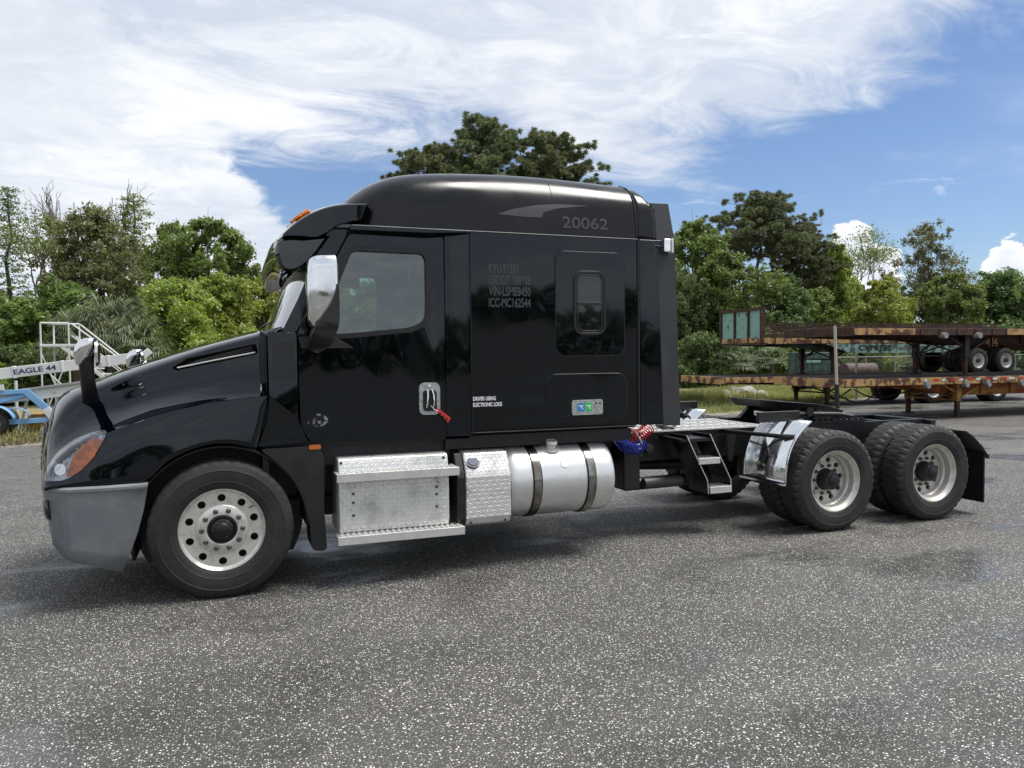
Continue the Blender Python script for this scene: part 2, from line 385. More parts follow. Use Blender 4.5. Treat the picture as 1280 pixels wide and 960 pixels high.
def text(name, s, x, z, h, y, m, parent, w=None, bold=0, rot=None, mat4=None, ext=.0008):
    cu = bpy.data.curves.new('lettering', 'FONT'); cu.body = s; cu.extrude = ext; cu.offset = bold; cu.size = 1
    t = bpy.data.objects.new('lettering', cu); col.objects.link(t)
    dg = bpy.context.evaluated_depsgraph_get(); dg.update()
    me = bpy.data.meshes.new_from_object(t.evaluated_get(dg)); bpy.data.objects.remove(t); bpy.data.curves.remove(cu)
    co = np.array([v.co for v in me.vertices]); lo_, hi_ = co.min(0), co.max(0)
    sy = h/(hi_[1]-lo_[1]); sx = (w/(hi_[0]-lo_[0])) if w else sy
    T = Matrix.Translation((-lo_[0], -lo_[1], 0)); S = Matrix.Diagonal((sx, sy, 1, 1))
    me.transform((mat4 or Matrix.Translation((x, y, z))) @ Matrix.Rotation(R(90), 4, 'X') @ S @ T)
    me.name = name
    return link_mesh(name, me, parent, m)

# ------------------------------------------------------------------ ground
def asphalt():
    m, b, p = new_mat('asphalt'); t = m.node_tree
    co = b.n('ShaderNodeTexCoord').outputs['Object']
    wob = b.n('ShaderNodeVectorMath', {0: co, 1: (1, 1, 0)}, operation='MULTIPLY').outputs[0]
    big = b.noise(wob, .25, 5, .55); mid = b.noise(wob, 1.3, 6, .6, .3); fine = b.noise(wob, 160, 3, .6)
    def flecks(sc_, lo_, dmax):
        v = b.n('ShaderNodeTexVoronoi', {'Vector': wob, 'Scale': sc_, 'Randomness': 1.0}, feature='F1')
        rr = b.n('ShaderNodeSeparateColor', {0: v.outputs['Color']}).outputs
        sz = b.m('MULTIPLY', rr[1], dmax)
        inside = b.m('LESS_THAN', v.outputs['Distance'], b.m('ADD', sz, .18))
        return b.m('MULTIPLY', inside, b.m('GREATER_THAN', rr[0], b.m('SUBTRACT', lo_, b.m('MULTIPLY', b.m('SUBTRACT', mid, .5), .5)))), rr[2], v.outputs['Distance']
    a1, r1, d1 = flecks(82, .50, .27)
    a2, r2, d2 = flecks(135, .46, .32)
    base = b.mix(b.ss(big, .35, .7), (.028, .027, .025), (.052, .049, .044))
    base = b.mix(b.m('MULTIPLY', b.ss(fine, .4, .7), .45), base, (.085, .082, .076))
    stain = b.ss(b.noise(wob, .8, 4, .5), .56, .70)
    worn = b.ss(b.noise(b.mapping(wob, scale=(.35, 1.1, 1), rot=(0, 0, .2)), .9, 5, .6, .5), .45, .68)
    base = b.mix(b.m('MULTIPLY', worn, .5), base, (.085, .082, .074))
    base = b.mix(b.m('MULTIPLY', stain, .5), base, (.014, .011, .008))
    fleck = b.mix(r1, (.24, .23, .215), (.74, .73, .70))
    c = b.mix(b.m('MULTIPLY', a2, .8), base, b.mix(r2, (.12, .115, .105), (.38, .37, .35)))
    dens = b.m('SUBTRACT', 1.0, b.m('MULTIPLY', stain, .35))
    c = b.mix(b.m('MULTIPLY', b.m('MULTIPLY', a1, .95), dens), c, fleck)
    cr_ = b.n('ShaderNodeTexVoronoi', {'Vector': b.n('ShaderNodeVectorMath', {0: wob, 1: b.n('ShaderNodeTexNoise', {'Vector': wob, 'Scale': .9, 'Detail': 5.0}).outputs['Color']}, operation='ADD').outputs[0], 'Scale': .16}, feature='DISTANCE_TO_EDGE').outputs['Distance']
    crack = b.m('MULTIPLY', b.m('LESS_THAN', cr_, .0018), b.ss(mid, .55, .68))
    c = b.mix(b.m('MULTIPLY', crack, .6), c, (.015, .014, .013))
    # thin films of rain water drying off
    se = b.n('ShaderNodeSeparateXYZ', {0: co})
    wet = b.ss(b.noise(b.mapping(wob, scale=(.42, .75, 1), loc=(3.2, 1.1, 0)), 1.0, 4, .55, .5), .50, .66)
    t.links.new(b.mix(b.m('MULTIPLY', wet, .10), c, (.05, .055, .065)), p.inputs['Base Color'])
    t.links.new(b.m('SUBTRACT', b.m('ADD', .62, b.m('MULTIPLY', fine, .2)), b.m('MULTIPLY', wet, .50)), p.inputs['Roughness'])
    p.inputs['Specular IOR Level'].default_value = .5
    h = b.m('ADD', b.m('MULTIPLY', fine, .5), b.m('SUBTRACT', 1.0, b.m('MULTIPLY', d1, 1.6)))
    t.links.new(b.n('ShaderNodeBump', {'Strength': b.m('SUBTRACT', .55, b.m('MULTIPLY', wet, .50)), 'Distance': .004, 'Height': h}).outputs[0], p.inputs['Normal'])
asphalt()
m, b, p = new_mat('soil'); co = b.n('ShaderNodeTexCoord').outputs['Object']
f = b.ss(b.noise(co, .7, 6, .6), .35, .65); g = b.noise(co, 30, 4, .7)
cc = b.mix(f, (.19, .19, .07), (.27, .23, .14)); cc = b.mix(b.m('MULTIPLY', b.ss(g, .4, .7), .6), cc, (.09, .07, .04))
m.node_tree.links.new(cc, p.inputs['Base Color']); p.inputs['Roughness'].default_value = .95
m.node_tree.links.new(b.n('ShaderNodeBump', {'Strength': .8, 'Distance': .03, 'Height': g}).outputs[0], p.inputs['Normal'])
mat('sand_edge', (.27, .24, .20), .95, c2=(.16, .145, .12), ns=5, bump=.8, bs=40)
g = MB(); g.box((-500, -500, -.40), (500, 500, -.012)); tag(g.build('ground', 'soil', smooth=False), kind='structure')
EDGE = [(-90, 8), (-12, 10.8), (-4.4, 11.7), (-3.4, 12.6), (-1, 13.4), (4, 12.9), (9, 12.4), (12, 12.3), (15, 12.9), (18, 14.1), (22, 15.9), (26, 17.6), (34, 21), (60, 31), (110, 48)]
E2 = []
for x_ in np.linspace(-90, 110, 900):
    p_ = (x_, sum(np.interp(x_+k_, [e[0] for e in EDGE], [e[1] for e in EDGE]) for k_ in (-.5, 0, .5))/3)
    E2.append((p_[0], p_[1]+noise.noise(Vector((p_[0]*1.3, 0, 0)))*.35+noise.noise(Vector((p_[0]*5, 3, 0)))*.10))
def sheet(edge, z, y_near, name, m):
    g = MB(); A = [g.v((x, y_near, z)) for x, y in edge]; B = [g.v((x, y, z)) for x, y in edge]
    for i in range(len(edge)-1): g.face([A[i], A[i+1], B[i+1], B[i]])
    return tag(g.build(name, m, smooth=False), kind='structure')
sheet([(x, y+.55+.3*noise.noise(Vector((x*.8, 7, 0)))) for x, y in E2], -.006, -120, 'sand_margin', 'sand_edge')
sheet(E2, 0, -120, 'yard_paving', 'asphalt')
def edge_y(x):
    for (x0, y0), (x1, y1) in zip(EDGE, EDGE[1:]):
        if x0 <= x <= x1: return y0+(y1-y0)*(x-x0)/(x1-x0)
    return 12

# ================================================================== THE TRUCK
truck = tag(empty('semi_truck'), 'black sleeper cab semi truck with chrome mirrors and no trailer, parked side on', 'semi truck')
CY = 1.22
# ---- hood and front wings: control rows run from the front edge back to the cowl
rows = [
 [(-1.356,1.22,0.87),(-1.346,1.22,1.06),(-1.306,1.22,1.25),(-1.257,1.22,1.41),(-1.187,1.22,1.5),(-1.068,1.22,1.565),(-0.89,1.22,1.63),(-0.59,1.22,1.75),(-0.15,1.22,1.89),(0.08,1.22,1.955),(0.335,1.22,2.02)],
 [(-1.284,0.8,0.87),(-1.275,0.8,1.06),(-1.239,0.8,1.25),(-1.189,0.8,1.4),(-1.126,0.8,1.49),(-1.026,0.8,1.555),(-0.86,0.8,1.62),(-0.57,0.78,1.73),(-0.15,0.75,1.87),(0.08,0.74,1.935),(0.335,0.74,2.005)],
 [(-1.231,0.52,0.875),(-1.224,0.53,1.06),(-1.177,0.54,1.24),(-1.114,0.54,1.38),(-1.043,0.54,1.465),(-0.944,0.53,1.53),(-0.8,0.52,1.59),(-0.55,0.5,1.685),(-0.15,0.43,1.825),(0.08,0.4,1.895),(0.335,0.37,1.965)],
 [(-1.208,0.4,0.88),(-1.194,0.42,1.05),(-1.144,0.44,1.2),(-1.072,0.45,1.31),(-0.991,0.46,1.395),(-0.9,0.46,1.46),(-0.76,0.46,1.51),(-0.53,0.45,1.6),(-0.14,0.39,1.735),(0.08,0.35,1.8),(0.335,0.31,1.87)],
 [(-1.186,0.28,0.885),(-1.162,0.3,1.03),(-1.103,0.33,1.14),(-1.022,0.36,1.235),(-0.938,0.38,1.31),(-0.83,0.38,1.37),(-0.68,0.38,1.41),(-0.5,0.375,1.47),(-0.14,0.33,1.58),(0.08,0.3,1.64),(0.335,0.27,1.7)],
 [(-1.171,0.2,0.89),(-1.137,0.22,1.01),(-1.062,0.23,1.11),(-0.967,0.24,1.19),(-0.87,0.25,1.255),(-0.75,0.25,1.31),(-0.6,0.245,1.355),(-0.44,0.235,1.405),(-0.13,0.21,1.48),(0.08,0.19,1.515),(0.335,0.17,1.545)],
 [(-1.159,0.14,0.892),(-1.112,0.15,1.0),(-1.028,0.145,1.09),(-0.929,0.14,1.17),(-0.83,0.135,1.225),(-0.72,0.13,1.272),(-0.58,0.128,1.32),(-0.42,0.125,1.372),(-0.12,0.12,1.44),(0.08,0.118,1.468),(0.335,0.116,1.492)],
 [(-1.157,0.128,0.893),(-1.108,0.138,0.99),(-1.018,0.128,1.075),(-0.924,0.12,1.152),(-0.825,0.114,1.205),(-0.715,0.108,1.25),(-0.575,0.104,1.3),(-0.415,0.1,1.353),(-0.12,0.095,1.42),(0.08,0.093,1.448),(0.333,0.092,1.472)],
 [(-1.15,0.11,0.895),(-1.09,0.105,0.95),(-1.0,0.09,1.005),(-0.9,0.08,1.05),(-0.8,0.072,1.085),(-0.69,0.07,1.12),(-0.56,0.068,1.17),(-0.39,0.066,1.23),(-0.12,0.07,1.28),(0.07,0.072,1.3),(0.3,0.075,1.3)],
 [(-1.14,0.09,0.9),(-1.07,0.072,0.9),(-0.98,0.062,0.9),(-0.87,0.056,0.9),(-0.76,0.052,0.902),(-0.65,0.05,0.905),(-0.5,0.05,0.912),(-0.35,0.05,1.045),(-0.15,0.052,1.132),(0.04,0.055,1.15),(0.25,0.06,1.1)]]
dense = [catmull(r_, 5) for r_ in rows]                 # along the length
grid = [catmull([r_[i] for r_ in dense], 5) for i in range(len(dense[0]))]   # across
hb = MB()
full = [[tuple(p) for p in c_]+[(p[0], 2*CY-p[1], p[2]) for p in c_[::-1]] for c_ in grid]
# order each station near edge -> centre -> far edge
full = [[tuple(p) for p in c_[::-1]]+[(p[0], 2*CY-p[1], p[2]) for p in c_[1:]] for c_ in grid]
hb.loft(full, closed=False, cap=False)
bmesh.ops.recalc_face_normals(hb.bm, faces=hb.bm.faces); hb.bm.normal_update(); bvh = BVHTree.FromBMesh(hb.bm)
hood = hb.build('hood', 'truck_paint', truck, ang=60, solid=.025, out=(-.4, 1.22, 1.0))
def on_hood(x, z, off=.006, y0=-1.0):
    h = bvh.ray_cast(Vector((x, y0, z)), Vector((0, 1, 0)))
    if h[0] is None: return Vector((x, .3, z))
    n_ = h[1] if h[1].y < 0 else -h[1]
    return h[0]+n_*off
def hood_patch(name, poly, m, off, parent=hood, cuts=5, thick=0, mapper=on_hood):
    g = MB(); vs = [g.v((p[0], 0, p[1])) for p in poly]
    es = [g.bm.edges.new((vs[i], vs[(i+1) % len(vs)])) for i in range(len(vs))]
    bmesh.ops.triangle_fill(g.bm, use_beauty=True, edges=es)
    for _ in range(cuts):
        lng = [e for e in g.bm.edges if e.calc_length() > .03]
        if not lng: break
        bmesh.ops.subdivide_edges(g.bm, edges=lng, cuts=1); bmesh.ops.triangulate(g.bm, faces=g.bm.faces)
    for v in g.bm.verts: v.co = mapper(v.co.x, v.co.z, off)
    o = g.build(name, m, parent, ang=60)
    if thick: md = o.modifiers.new('t', 'SOLIDIFY'); md.thickness = thick; md.offset = 0
    return o
# headlight with its turn signal
lens = round_poly([(-1.135,.935),(-1.11,1.045),(-1.05,1.125),(-.96,1.195),(-.86,1.235),(-.745,1.262),(-.775,1.185),(-.83,1.10),(-.90,1.02),(-.975,.962),(-1.03,.94)], .02, 3)
hl = hood_patch('headlight', lens, 'lamp_reflector', .004, truck)
hood_patch('lens', offset_poly(lens, .004), 'lens_clear', .016, hl)
hood_patch('turn_signal', round_poly([(-1.0,.962),(-.985,1.03),(-.955,1.10),(-.90,1.175),(-.815,1.225),(-.772,1.205),(-.82,1.10),(-.895,1.015),(-.955,.972)], .012, 3), 'amber_lens', .010, hl)
hood_patch('projector', rrect(-1.075,.975,-1.0,1.05,.035), 'lamp_chrome', .010, hl)
hood_patch('reflector_strip', round_poly([(-1.09,1.07),(-1.0,1.155),(-.90,1.205),(-.87,1.195),(-.96,1.13),(-1.05,1.05)], .01, 2), 'lamp_chrome', .010, hl)
mirror_copy(hl)
# louvred side vent with a bright blade
vt = hood_patch('hood_vent', round_poly([(-.335,1.705),(-.22,1.775),(.275,1.885),(.29,1.815),(.26,1.80),(-.30,1.685)], .015, 3), 'recess_shade_black', .004, truck)  # flat patch on the hood; the recess's shade is put into its black colour
for k in range(4):
    z_ = .012*k
    q0, q1 = on_hood(-.24+.03*k, 1.722+z_, .012), on_hood(.26, 1.825+z_, .012)
    g = MB(); g.tube([on_hood(-.26+.03*k+(.51-.03*k)*t, 1.712+z_*1.1+(.105+.001*k)*t, .010) for t in [i/8 for i in range(9)]], .0035, 6); g.build('louvre', 'black_plastic', vt)
g = MB(); g.tube([on_hood(-.29+.56*t, 1.702+.113*t, .012) for t in [i/10 for i in range(11)]], .007, 6); g.build('vent_blade', 'aluminium', vt)
mirror_copy(vt)
# grille on the nose
gr = MB(); gr.loft([[(-1.285-.06*math.sin(math.pi*(y-.8)/.84), y, .93), (-1.255-.06*math.sin(math.pi*(y-.8)/.84), y, 1.28)] for y in np.linspace(.80, 1.64, 9)], closed=False, cap=False); gr = gr.build('grille', 'black_plastic', truck, solid=.02)
for k in range(7):
    g = MB(); g.tube([(-1.29-.006*0-.06*math.sin(math.pi*(y-.8)/.84)+k*.004, y, .96+k*.046) for y in np.linspace(.82, 1.62, 9)], .007, 6); g.build('grille_bar', 'chrome', gr)

# ---- grey bumper
cols_ = [  # plan path: x, y, z bottom
 (-.50,.055,0),(-.75,.05,.29),(-1.0,.06,.365),(-1.045,.075,.385),(-1.148,.14,.455),(-1.185,.25,.45),(-1.235,.5,.43),(-1.295,.85,.42),(-1.345,1.22,.42)]
def bump_col(i, t):
    """t from 0 at the top to 1 at the bottom"""
    x, y, zb = cols_[i]
    zt = .893
    if i == 0: return (-.487-.075*(t**1.0)-.11*t*t, y+.03*t, .90-.64*t)
    if i == 1: return (x-.03*t, y+.03*t, zt-(zt-.30)*t)
    return (x+.055*t*(1 if i > 3 else .35), y+.03*t, zt-(zt-zb)*t)
ts = [0, .03, .065, .075, .3, .55, .8, 1]
def bcol(i):
    o = []
    for t in ts:
        p_ = list(bump_col(i, t))
        if .02 < t < .07: p_[1] -= .012
        if t >= .075: p_[1] -= .002
        o.append(tuple(p_))
    return o
half = [bcol(i) for i in range(len(cols_))]
bfull = half+[[(p[0], 2*CY-p[1], p[2]) for p in c_] for c_ in half[-2::-1]]
g = MB(); g.loft(bfull, closed=False, cap=False)
bumper = g.build('bumper', 'bumper_grey', truck, ang=13, solid=.03, out=(-.4, 1.22, .6))
g = MB(); g.loft([[(x-.005, y, z) for x, y, z in ((-1.13,.12,.80),(-1.125,.13,.70),(-1.11,.15,.66))], [(-1.165,.16,.80),(-1.16,.17,.70),(-1.15,.19,.66)]], closed=False, cap=False)
g.build('fog_lamp', 'dark_glass', bumper, solid=.02)
g = MB(); g.box((-1.10, .3, .45), (-.75, 2.14, .86)); g.build('bumper_core', 'chassis_black', bumper)

# ---- wheel arch liners
def arch(x, r, y0, y1, a0=0, a1=180, z=.5, name='wheel_arch_liner'):
    g = MB(); g.loft([[(x+r*math.cos(R(a)), y, z+r*math.sin(R(a))) for a in np.linspace(a0, a1, 25)] for y in (y0, y1)], closed=False, cap=False)
    return g.build(name, 'chassis_black', truck, solid=.02)
arch(0, .63, .12, .62, -2, 196); arch(0, .63, 1.82, 2.32, -2, 196)
g = MB(); g.plate([(.63*math.cos(R(a)), .5+.63*math.sin(R(a))) for a in np.linspace(-30, 210, 30)], .60, .63); w_ = g.build('wheel_well_panel', 'chassis_black', truck); mirror_copy(w_)
# mud guard behind the front wheel
mg = MB(); mg.plate(round_poly([(.27,1.088),(.66,1.093),(.735,1.05),(.75,.95),(.745,.60),(.765,.26),(.645,.275),(.635,.50),(.585,.71),(.50,.87),(.385,1.00)], .05, 5), lambda p: .10+.05*max(0, (.9-p[1])), .42)
mud = mg.build('mud_guard', 'black_plastic', truck, bevel=.012, ang=30); mirror_copy(mud)
g = MB(); g.plate(rrect(.635, 1.068, .725, 1.103, .012), .088, .112); ml = g.build('marker_light', 'amber_dark', truck, bevel=.004); mirror_copy(ml)

# ---- cowl panel between hood and door
g = MB(); g.plate(round_poly([(.352,1.975),(.565,1.965),(.560,1.30),(.63,1.125),(.262,1.108),(.335,1.30),(.352,1.48)], .015, 3), lambda p: .10+max(0, p[1]-1.5)*.10, .3)
cowl = g.build('cowl_panel', 'truck_paint', truck, bevel=.008, ang=30); mirror_copy(cowl)
g = MB(); g.plate(rrect(.385, 1.60, .545, 1.90, .02), lambda p: .094+max(0, p[1]-1.5)*.10, .3); g.build('cowl_inlay', 'rubber_trim', cowl)
g = MB(); g.loft([[(.30, y, 1.93 if .3 < y < 2.1 else 1.9), (.44-.10*math.sin(math.pi*(y-.2)/2.04), y, 2.0)] for y in np.linspace(.22, 2.22, 15)], closed=False, cap=False)
g.build('windshield_cowl', 'black_plastic', truck, solid=.02)
g = MB(); g.box((.30, .2, .62), (.345, 2.24, 1.96)); g.build('firewall', 'chassis_black', truck)

# ---- door
door_o = round_poly([(.572,1.965),(.576,1.57),(.584,1.25),(.65,1.118),(1.742,1.108),(1.742,2.748),(.985,2.748)], [.01,.01,.1,.06,.03,.03,.05], 5)
win_i = round_poly([(.725,1.965),(.90,1.945),(1.47,2.00),(1.588,2.06),(1.60,2.20),(1.60,2.615),(.99,2.62)], [.04,.1,.12,.08,.05,.08,.06], 6)
def door_y(p): return .145 + max(0, p[1]-1.95)*.03
g = MB(); g.plate(door_o, door_y, lambda p: door_y(p)+.05, win_i)
door = g.build('door', 'truck_paint', truck, bevel=.008, ang=30)
g = MB(); g.plate(offset_poly(win_i, .030), lambda p: door_y(p)-.006, lambda p: door_y(p)+.02, offset_poly(win_i, -.012)); g.build('window_seal', 'rubber_trim', door, bevel=.003)
g = MB(); g.plate(offset_poly(win_i, .002), lambda p: door_y(p)+.018, lambda p: door_y(p)+.024); g.build('window_pane', 'door_glass', door, smooth=False)
g = MB(); g.plate(round_poly([(.575,1.93),(.60,1.845),(1.00,1.845),(.83,1.945)], .01, 2), .130, .15); g.build('mirror_mount', 'black_plastic', door, bevel=.004)
# handle
g = MB(); g.plate(rrect(1.515, 1.30, 1.69, 1.56, .045), .130, .150); dh = g.build('door_handle', 'decal_silver', door, bevel=.008)
g = MB(); g.plate(rrect(1.545, 1.33, 1.66, 1.50, .03), .126, .131); g.build('handle_recess', 'rubber_trim', door)
for x_ in (1.575, 1.632):
    g = MB(); g.tube([(x_, .13, 1.36), (x_, .10, 1.39), (x_+(.004 if x_ < 1.6 else -.004), .098, 1.46), (x_+.01*(1 if x_ < 1.6 else -1), .12, 1.50)], .007, 8); g.build('pull_bar', 'chrome', door)
g = MB(); g.latheY([(0, -.01), (.014, -.008), (.016, 0)], (1.60, .13, 1.53), 16); g.build('key_lock', 'chrome', door)
g = MB(); g.plate([(.71+.078*math.cos(R(a)), 1.287+.05*math.sin(R(a))) for a in range(0, 360, 15)], .1415, .15); g.build('badge', 'badge', door)
text('window_badge', '', 0, 0, 1, 0, 'decal_grey', door) if False else None
fdoor = mirror_copy(door)

# ---- cab shell round the door
g = MB(); g.loft([[(x, y, z) for z in (1.112, 1.95, 2.80)] for x, y in ((1.748, .152), (1.80, .150), (1.93, .124), (1.95, .122))], closed=False, cap=False)
bp = g.build('rear_cab_panel', 'truck_paint', truck, solid=.03, smooth=False, out=(1.85, 1.22, 2.0)); mirror_copy(bp)
pil = round_poly([(.455,1.97),(.565,1.97),(.975,2.752),(.99,2.80),(.84,2.80),(.70,2.50),(.58,2.22)], .01, 2)
g = MB(); g.plate(pil, lambda p: .165+max(0, p[1]-1.95)*.06, lambda p: .26+max(0, p[1]-1.95)*.07); ap = g.build('windshield_pillar', 'truck_paint', truck, bevel=.006); mirror_copy(ap)
g = MB(); g.loft([[(.98, .165, 2.74), (.98, .11, 2.765), (.98, .11, 2.80), (.98, .25, 2.80)], [(1.6, .15, 2.735), (1.6, .095, 2.765), (1.6, .095, 2.80), (1.6, .25, 2.80)], [(1.96, .13, 2.775), (1.96, .095, 2.785), (1.96, .095, 2.80), (1.96, .25, 2.80)]])
gu = g.build('drip_rail', 'truck_paint', truck, smooth=False, bevel=.004); mirror_copy(gu)
g = MB(); g.box((.62, .17, 2.79), (1.95, 2.27, 2.815)); g.build('cab_roof_panel', 'interior_grey', truck)
g = MB(); g.box((.345, .20, 1.085), (1.96, 2.24, 1.125)); g.build('cab_floor', 'chassis_black', truck)
# glass
def wsx(y, t):
    s_ = (y-CY)/1.0; z = 1.985+(2.745-1.985)*t
    base = .375+.11*abs(s_)**2.4; top = .715+.12*abs(s_)**2.4
    return base+(top-base)*t-.012*math.sin(math.pi*t), z
g = MB(); g.loft([[(wsx(y, t)[0], y, wsx(y, t)[1]) for t in np.linspace(0, 1, 9)] for y in np.linspace(.225+.0, 2.215, 25)], closed=False, cap=False)
g.build('windshield', 'windshield_glass', truck, ang=60)
g = MB(); g.tube([(wsx(y, .0)[0]-.01, y, 1.995) for y in np.linspace(.24, 2.2, 15)], .012, 6); g.build('windshield_seal', 'rubber_trim', truck)
g = MB(); g.tube([(wsx(y, 0)[0]-.03, y, 2.03+.02*math.sin(y*3)) for y in np.linspace(.5, 1.2, 6)], .008, 6); g.build('wiper', 'rubber_trim', truck)
g = MB(); g.tube([(wsx(y, 0)[0]-.03, y, 2.03+.02*math.sin(y*3)) for y in np.linspace(1.35, 2.05, 6)], .008, 6); g.build('wiper', 'rubber_trim', truck)
# interior seen through the glass
g = MB(); g.loft([[(.42, y, 1.96), (.62, y, 2.03), (.85, y, 1.98), (.92, y, 1.70), (.80, y, 1.20)] for y in (.26, 2.18)], closed=False, cap=False); g.build('dashboard', 'interior_dark', truck, solid=.02)
g = MB(); g.box((2.00, .2, 1.13), (2.02, 2.24, 2.78)); g.build('sleeper_curtain', 'interior_grey', truck)
for y_ in (.42, 1.52):
    g = MB(); g.box((1.25, y_, 1.55), (1.72, y_+.48, 1.68)); se_ = g.build('seat', 'interior_grey', truck, bevel=.05)
    g = MB(); g.loft([[(1.60, y_+.02, 1.68), (1.72, y_+.02, 1.68), (1.72, y_+.46, 1.68), (1.60, y_+.46, 1.68)], [(1.70, y_+.03, 2.20), (1.80, y_+.03, 2.20), (1.80, y_+.45, 2.20), (1.70, y_+.45, 2.20)]]); g.build('seat_back', 'interior_grey', se_, bevel=.03)
    g = MB(); g.box((1.72, y_+.12, 2.22), (1.80, y_+.36, 2.42)); g.build('head_rest', 'interior_grey', se_, bevel=.03)
g = MB(); g.tube([(1.02+.06*math.sin(a), .66+.2*math.cos(a), 1.93+.2*math.sin(a)*.8) for a in np.linspace(0, 2*math.pi, 25)], .014, 8); g.build('steering_wheel', 'interior_dark', truck)
g = MB(); g.plate(rrect(1.02, 2.44, 1.30, 2.56, .03), 1.60, 1.63); g.build('visor_flap', 'interior_grey', truck)

# ---- sleeper
ZS0, ZS1 = 1.115, 2.795
g = MB()
def sl_sec(x):
    """rounded box section in YZ"""
    o = []
    for cy_, cz_, a in ((.18, ZS0+.06, 180), (2.26, ZS0+.06, 270), (2.32-.002, ZS1, 0), (.12+.002, ZS1, 90)):
        if cz_ < 2: o += [(x, cy_+.06*math.cos(R(a+18*k)), cz_+.06*math.sin(R(a+18*k))) for k in range(6)]
        else: o.append((x, cy_, cz_))
    return o
g.loft([sl_sec(x) for x in (1.955, 2.4, 3.0, 3.515)])
sleeper = g.build('sleeper_body', 'truck_paint', truck, ang=40)
g = MB(); g.box((3.515, .135, 1.14), (3.56, 2.305, 2.80)); g.build('rear_wall', 'black_plastic', truck)
# bright lower edge trim and rear seam
g = MB(); g.tube([(1.99, .119, 1.135), (3.49, .119, 1.135)], .004, 6); g.build('sill_trim', 'rubber_trim', truck)
g = MB(); g.tube([(1.957, .118, 1.14), (1.957, .118, 2.79)], .0035, 6); g.build('panel_seam', 'rubber_trim', truck)
# upper baggage panel with its narrow window
def panel(name, o_, par, gap=.007, y=.112):
    g = MB(); g.plate(offset_poly(o_, gap), y+.0035, .125, None); s_ = g.build('gap_seal', 'rubber_trim', None)
    g = MB(); g.plate(o_, y, .126); p_ = g.build(name, 'truck_paint', par, bevel=.006, ang=30); s_.parent = p_; return p_
up_p = panel('sleeper_window_panel', rrect(2.722, 1.772, 3.385, 2.672, .085), truck)
wo = rrect(2.885, 1.945, 3.20, 2.505, .09)
g = MB(); g.plate(wo, .102, .114, offset_poly(wo, -.026)); g.build('window_frame', 'rubber_trim', up_p, bevel=.004)
g = MB(); g.plate(offset_poly(wo, -.034), .104, .114, offset_poly(wo, -.044)); g.build('inner_frame', 'black_plastic', up_p, bevel=.003)
g = MB(); g.plate(offset_poly(wo, -.028), .1095, .113); g.build('window_pane', 'dark_glass', up_p, smooth=False)
g = MB(); g.box((2.915, .103, 2.205), (3.172, .112, 2.235)); g.build('window_bar', 'black_plastic', up_p, bevel=.003)
lug = panel('luggage_door', rrect(2.625, 1.205, 3.41, 1.612, .10), truck)
g = MB(); g.plate(rrect(2.865, 1.250, 3.165, 1.382, .02), .106, .113); lp = g.build('latch_plate', 'decal_silver', lug, bevel=.003)
g = MB(); g.plate(rrect(2.915, 1.283, 2.985, 1.353, .003), .1045, .1065); g.build('blue_sticker', 'decal_blue', lug)
g = MB(); g.plate(rrect(2.99, 1.283, 3.06, 1.353, .003), .1045, .1065); g.build('green_sticker', 'decal_green', lug)
for x_ in (2.925, 3.0):
    g = MB(); g.plate([(x_, 1.335), (x_+.05, 1.335), (x_+.05, 1.327), (x_+.03, 1.327), (x_+.05, 1.30), (x_+.038, 1.30), (x_+.018, 1.327), (x_, 1.327)], .1035, .105); g.build('sticker_mark', 'decal_white', lug)
for x_ in (3.10, 3.135):
    g = MB(); g.latheY([(0, -.004), (.008, -.003), (.009, 0)], (x_, .106, 1.35), 10); g.build('latch_screw', 'nut_steel', lug)
# lettering
for k, s_ in enumerate(('KYU-91381', 'USDOT 188108', 'VIN-LSME8450', 'ICC-MC162544')):
    text('lettering', s_, 2.115, 2.462-k*.094, .078, .1195, 'decal_grey', truck, w=(.26 if k == 0 else .375), bold=.02)
text('white_lettering', 'DRIVER USING', 1.968, 1.402, .034, .1195, 'decal_white', truck, w=.20, bold=.03)
text('white_lettering', 'ELECTRONIC LOGS', 1.968, 1.352, .034, .1195, 'decal_white', truck, w=.255, bold=.03)

# ---- roof fairing over the sleeper
st = [(.90,.80,.16),(.98,.88,.25),(1.08,.95,.34),(1.20,1.01,.42),(1.38,1.055,.495),(1.60,1.08,.535),(1.95,1.095,.565),(2.5,1.10,.585),(3.0,1.10,.578),(3.52,1.10,.558)]
ds = catmull(st, 4)
def roof_sec(x, a, h, n=5.5):
    o = [(x, CY-min(a, 1.1), 2.803)]
    for k in range(1, 32):
        t = math.pi*k/32; c_, s_ = math.cos(t), math.sin(t)
        yy = a*math.copysign(abs(c_)**(2/n), c_); z = h*abs(s_)**(2/3.4)
        o.append((x, CY-yy*(1-.03*z/h), 2.803+z))
    o.append((x, CY+min(a, 1.1), 2.803)); return o
g = MB(); g.loft([roof_sec(*s_) for s_ in ds], closed=False, cap=False)
fl = MB.__new__(MB)
f_ = [v for v in g.bm.verts if abs(v.co.x-ds[0][0]) < 1e-4]; g.face(f_)
f_ = [v for v in g.bm.verts if abs(v.co.x-ds[-1][0]) < 1e-4]; g.face(f_)
g.bm.normal_update(); rbvh = BVHTree.FromBMesh(g.bm)
roof = g.build('roof_fairing', 'roof_paint', truck, ang=50)
def on_roof(x, z, off=.003):
    h = rbvh.ray_cast(Vector((x, -1, z)), Vector((0, 1, 0)))
    if h[0] is None: return Vector((x, .3, z))
    n_ = h[1] if h[1].y < 0 else -h[1]
    return h[0]+n_*off
g = MB(); g.tube([(x, .1165, 2.800) for x in np.linspace(1.0, 3.52, 12)], .005, 6); g.build('roof_seam', 'rubber_trim', truck)
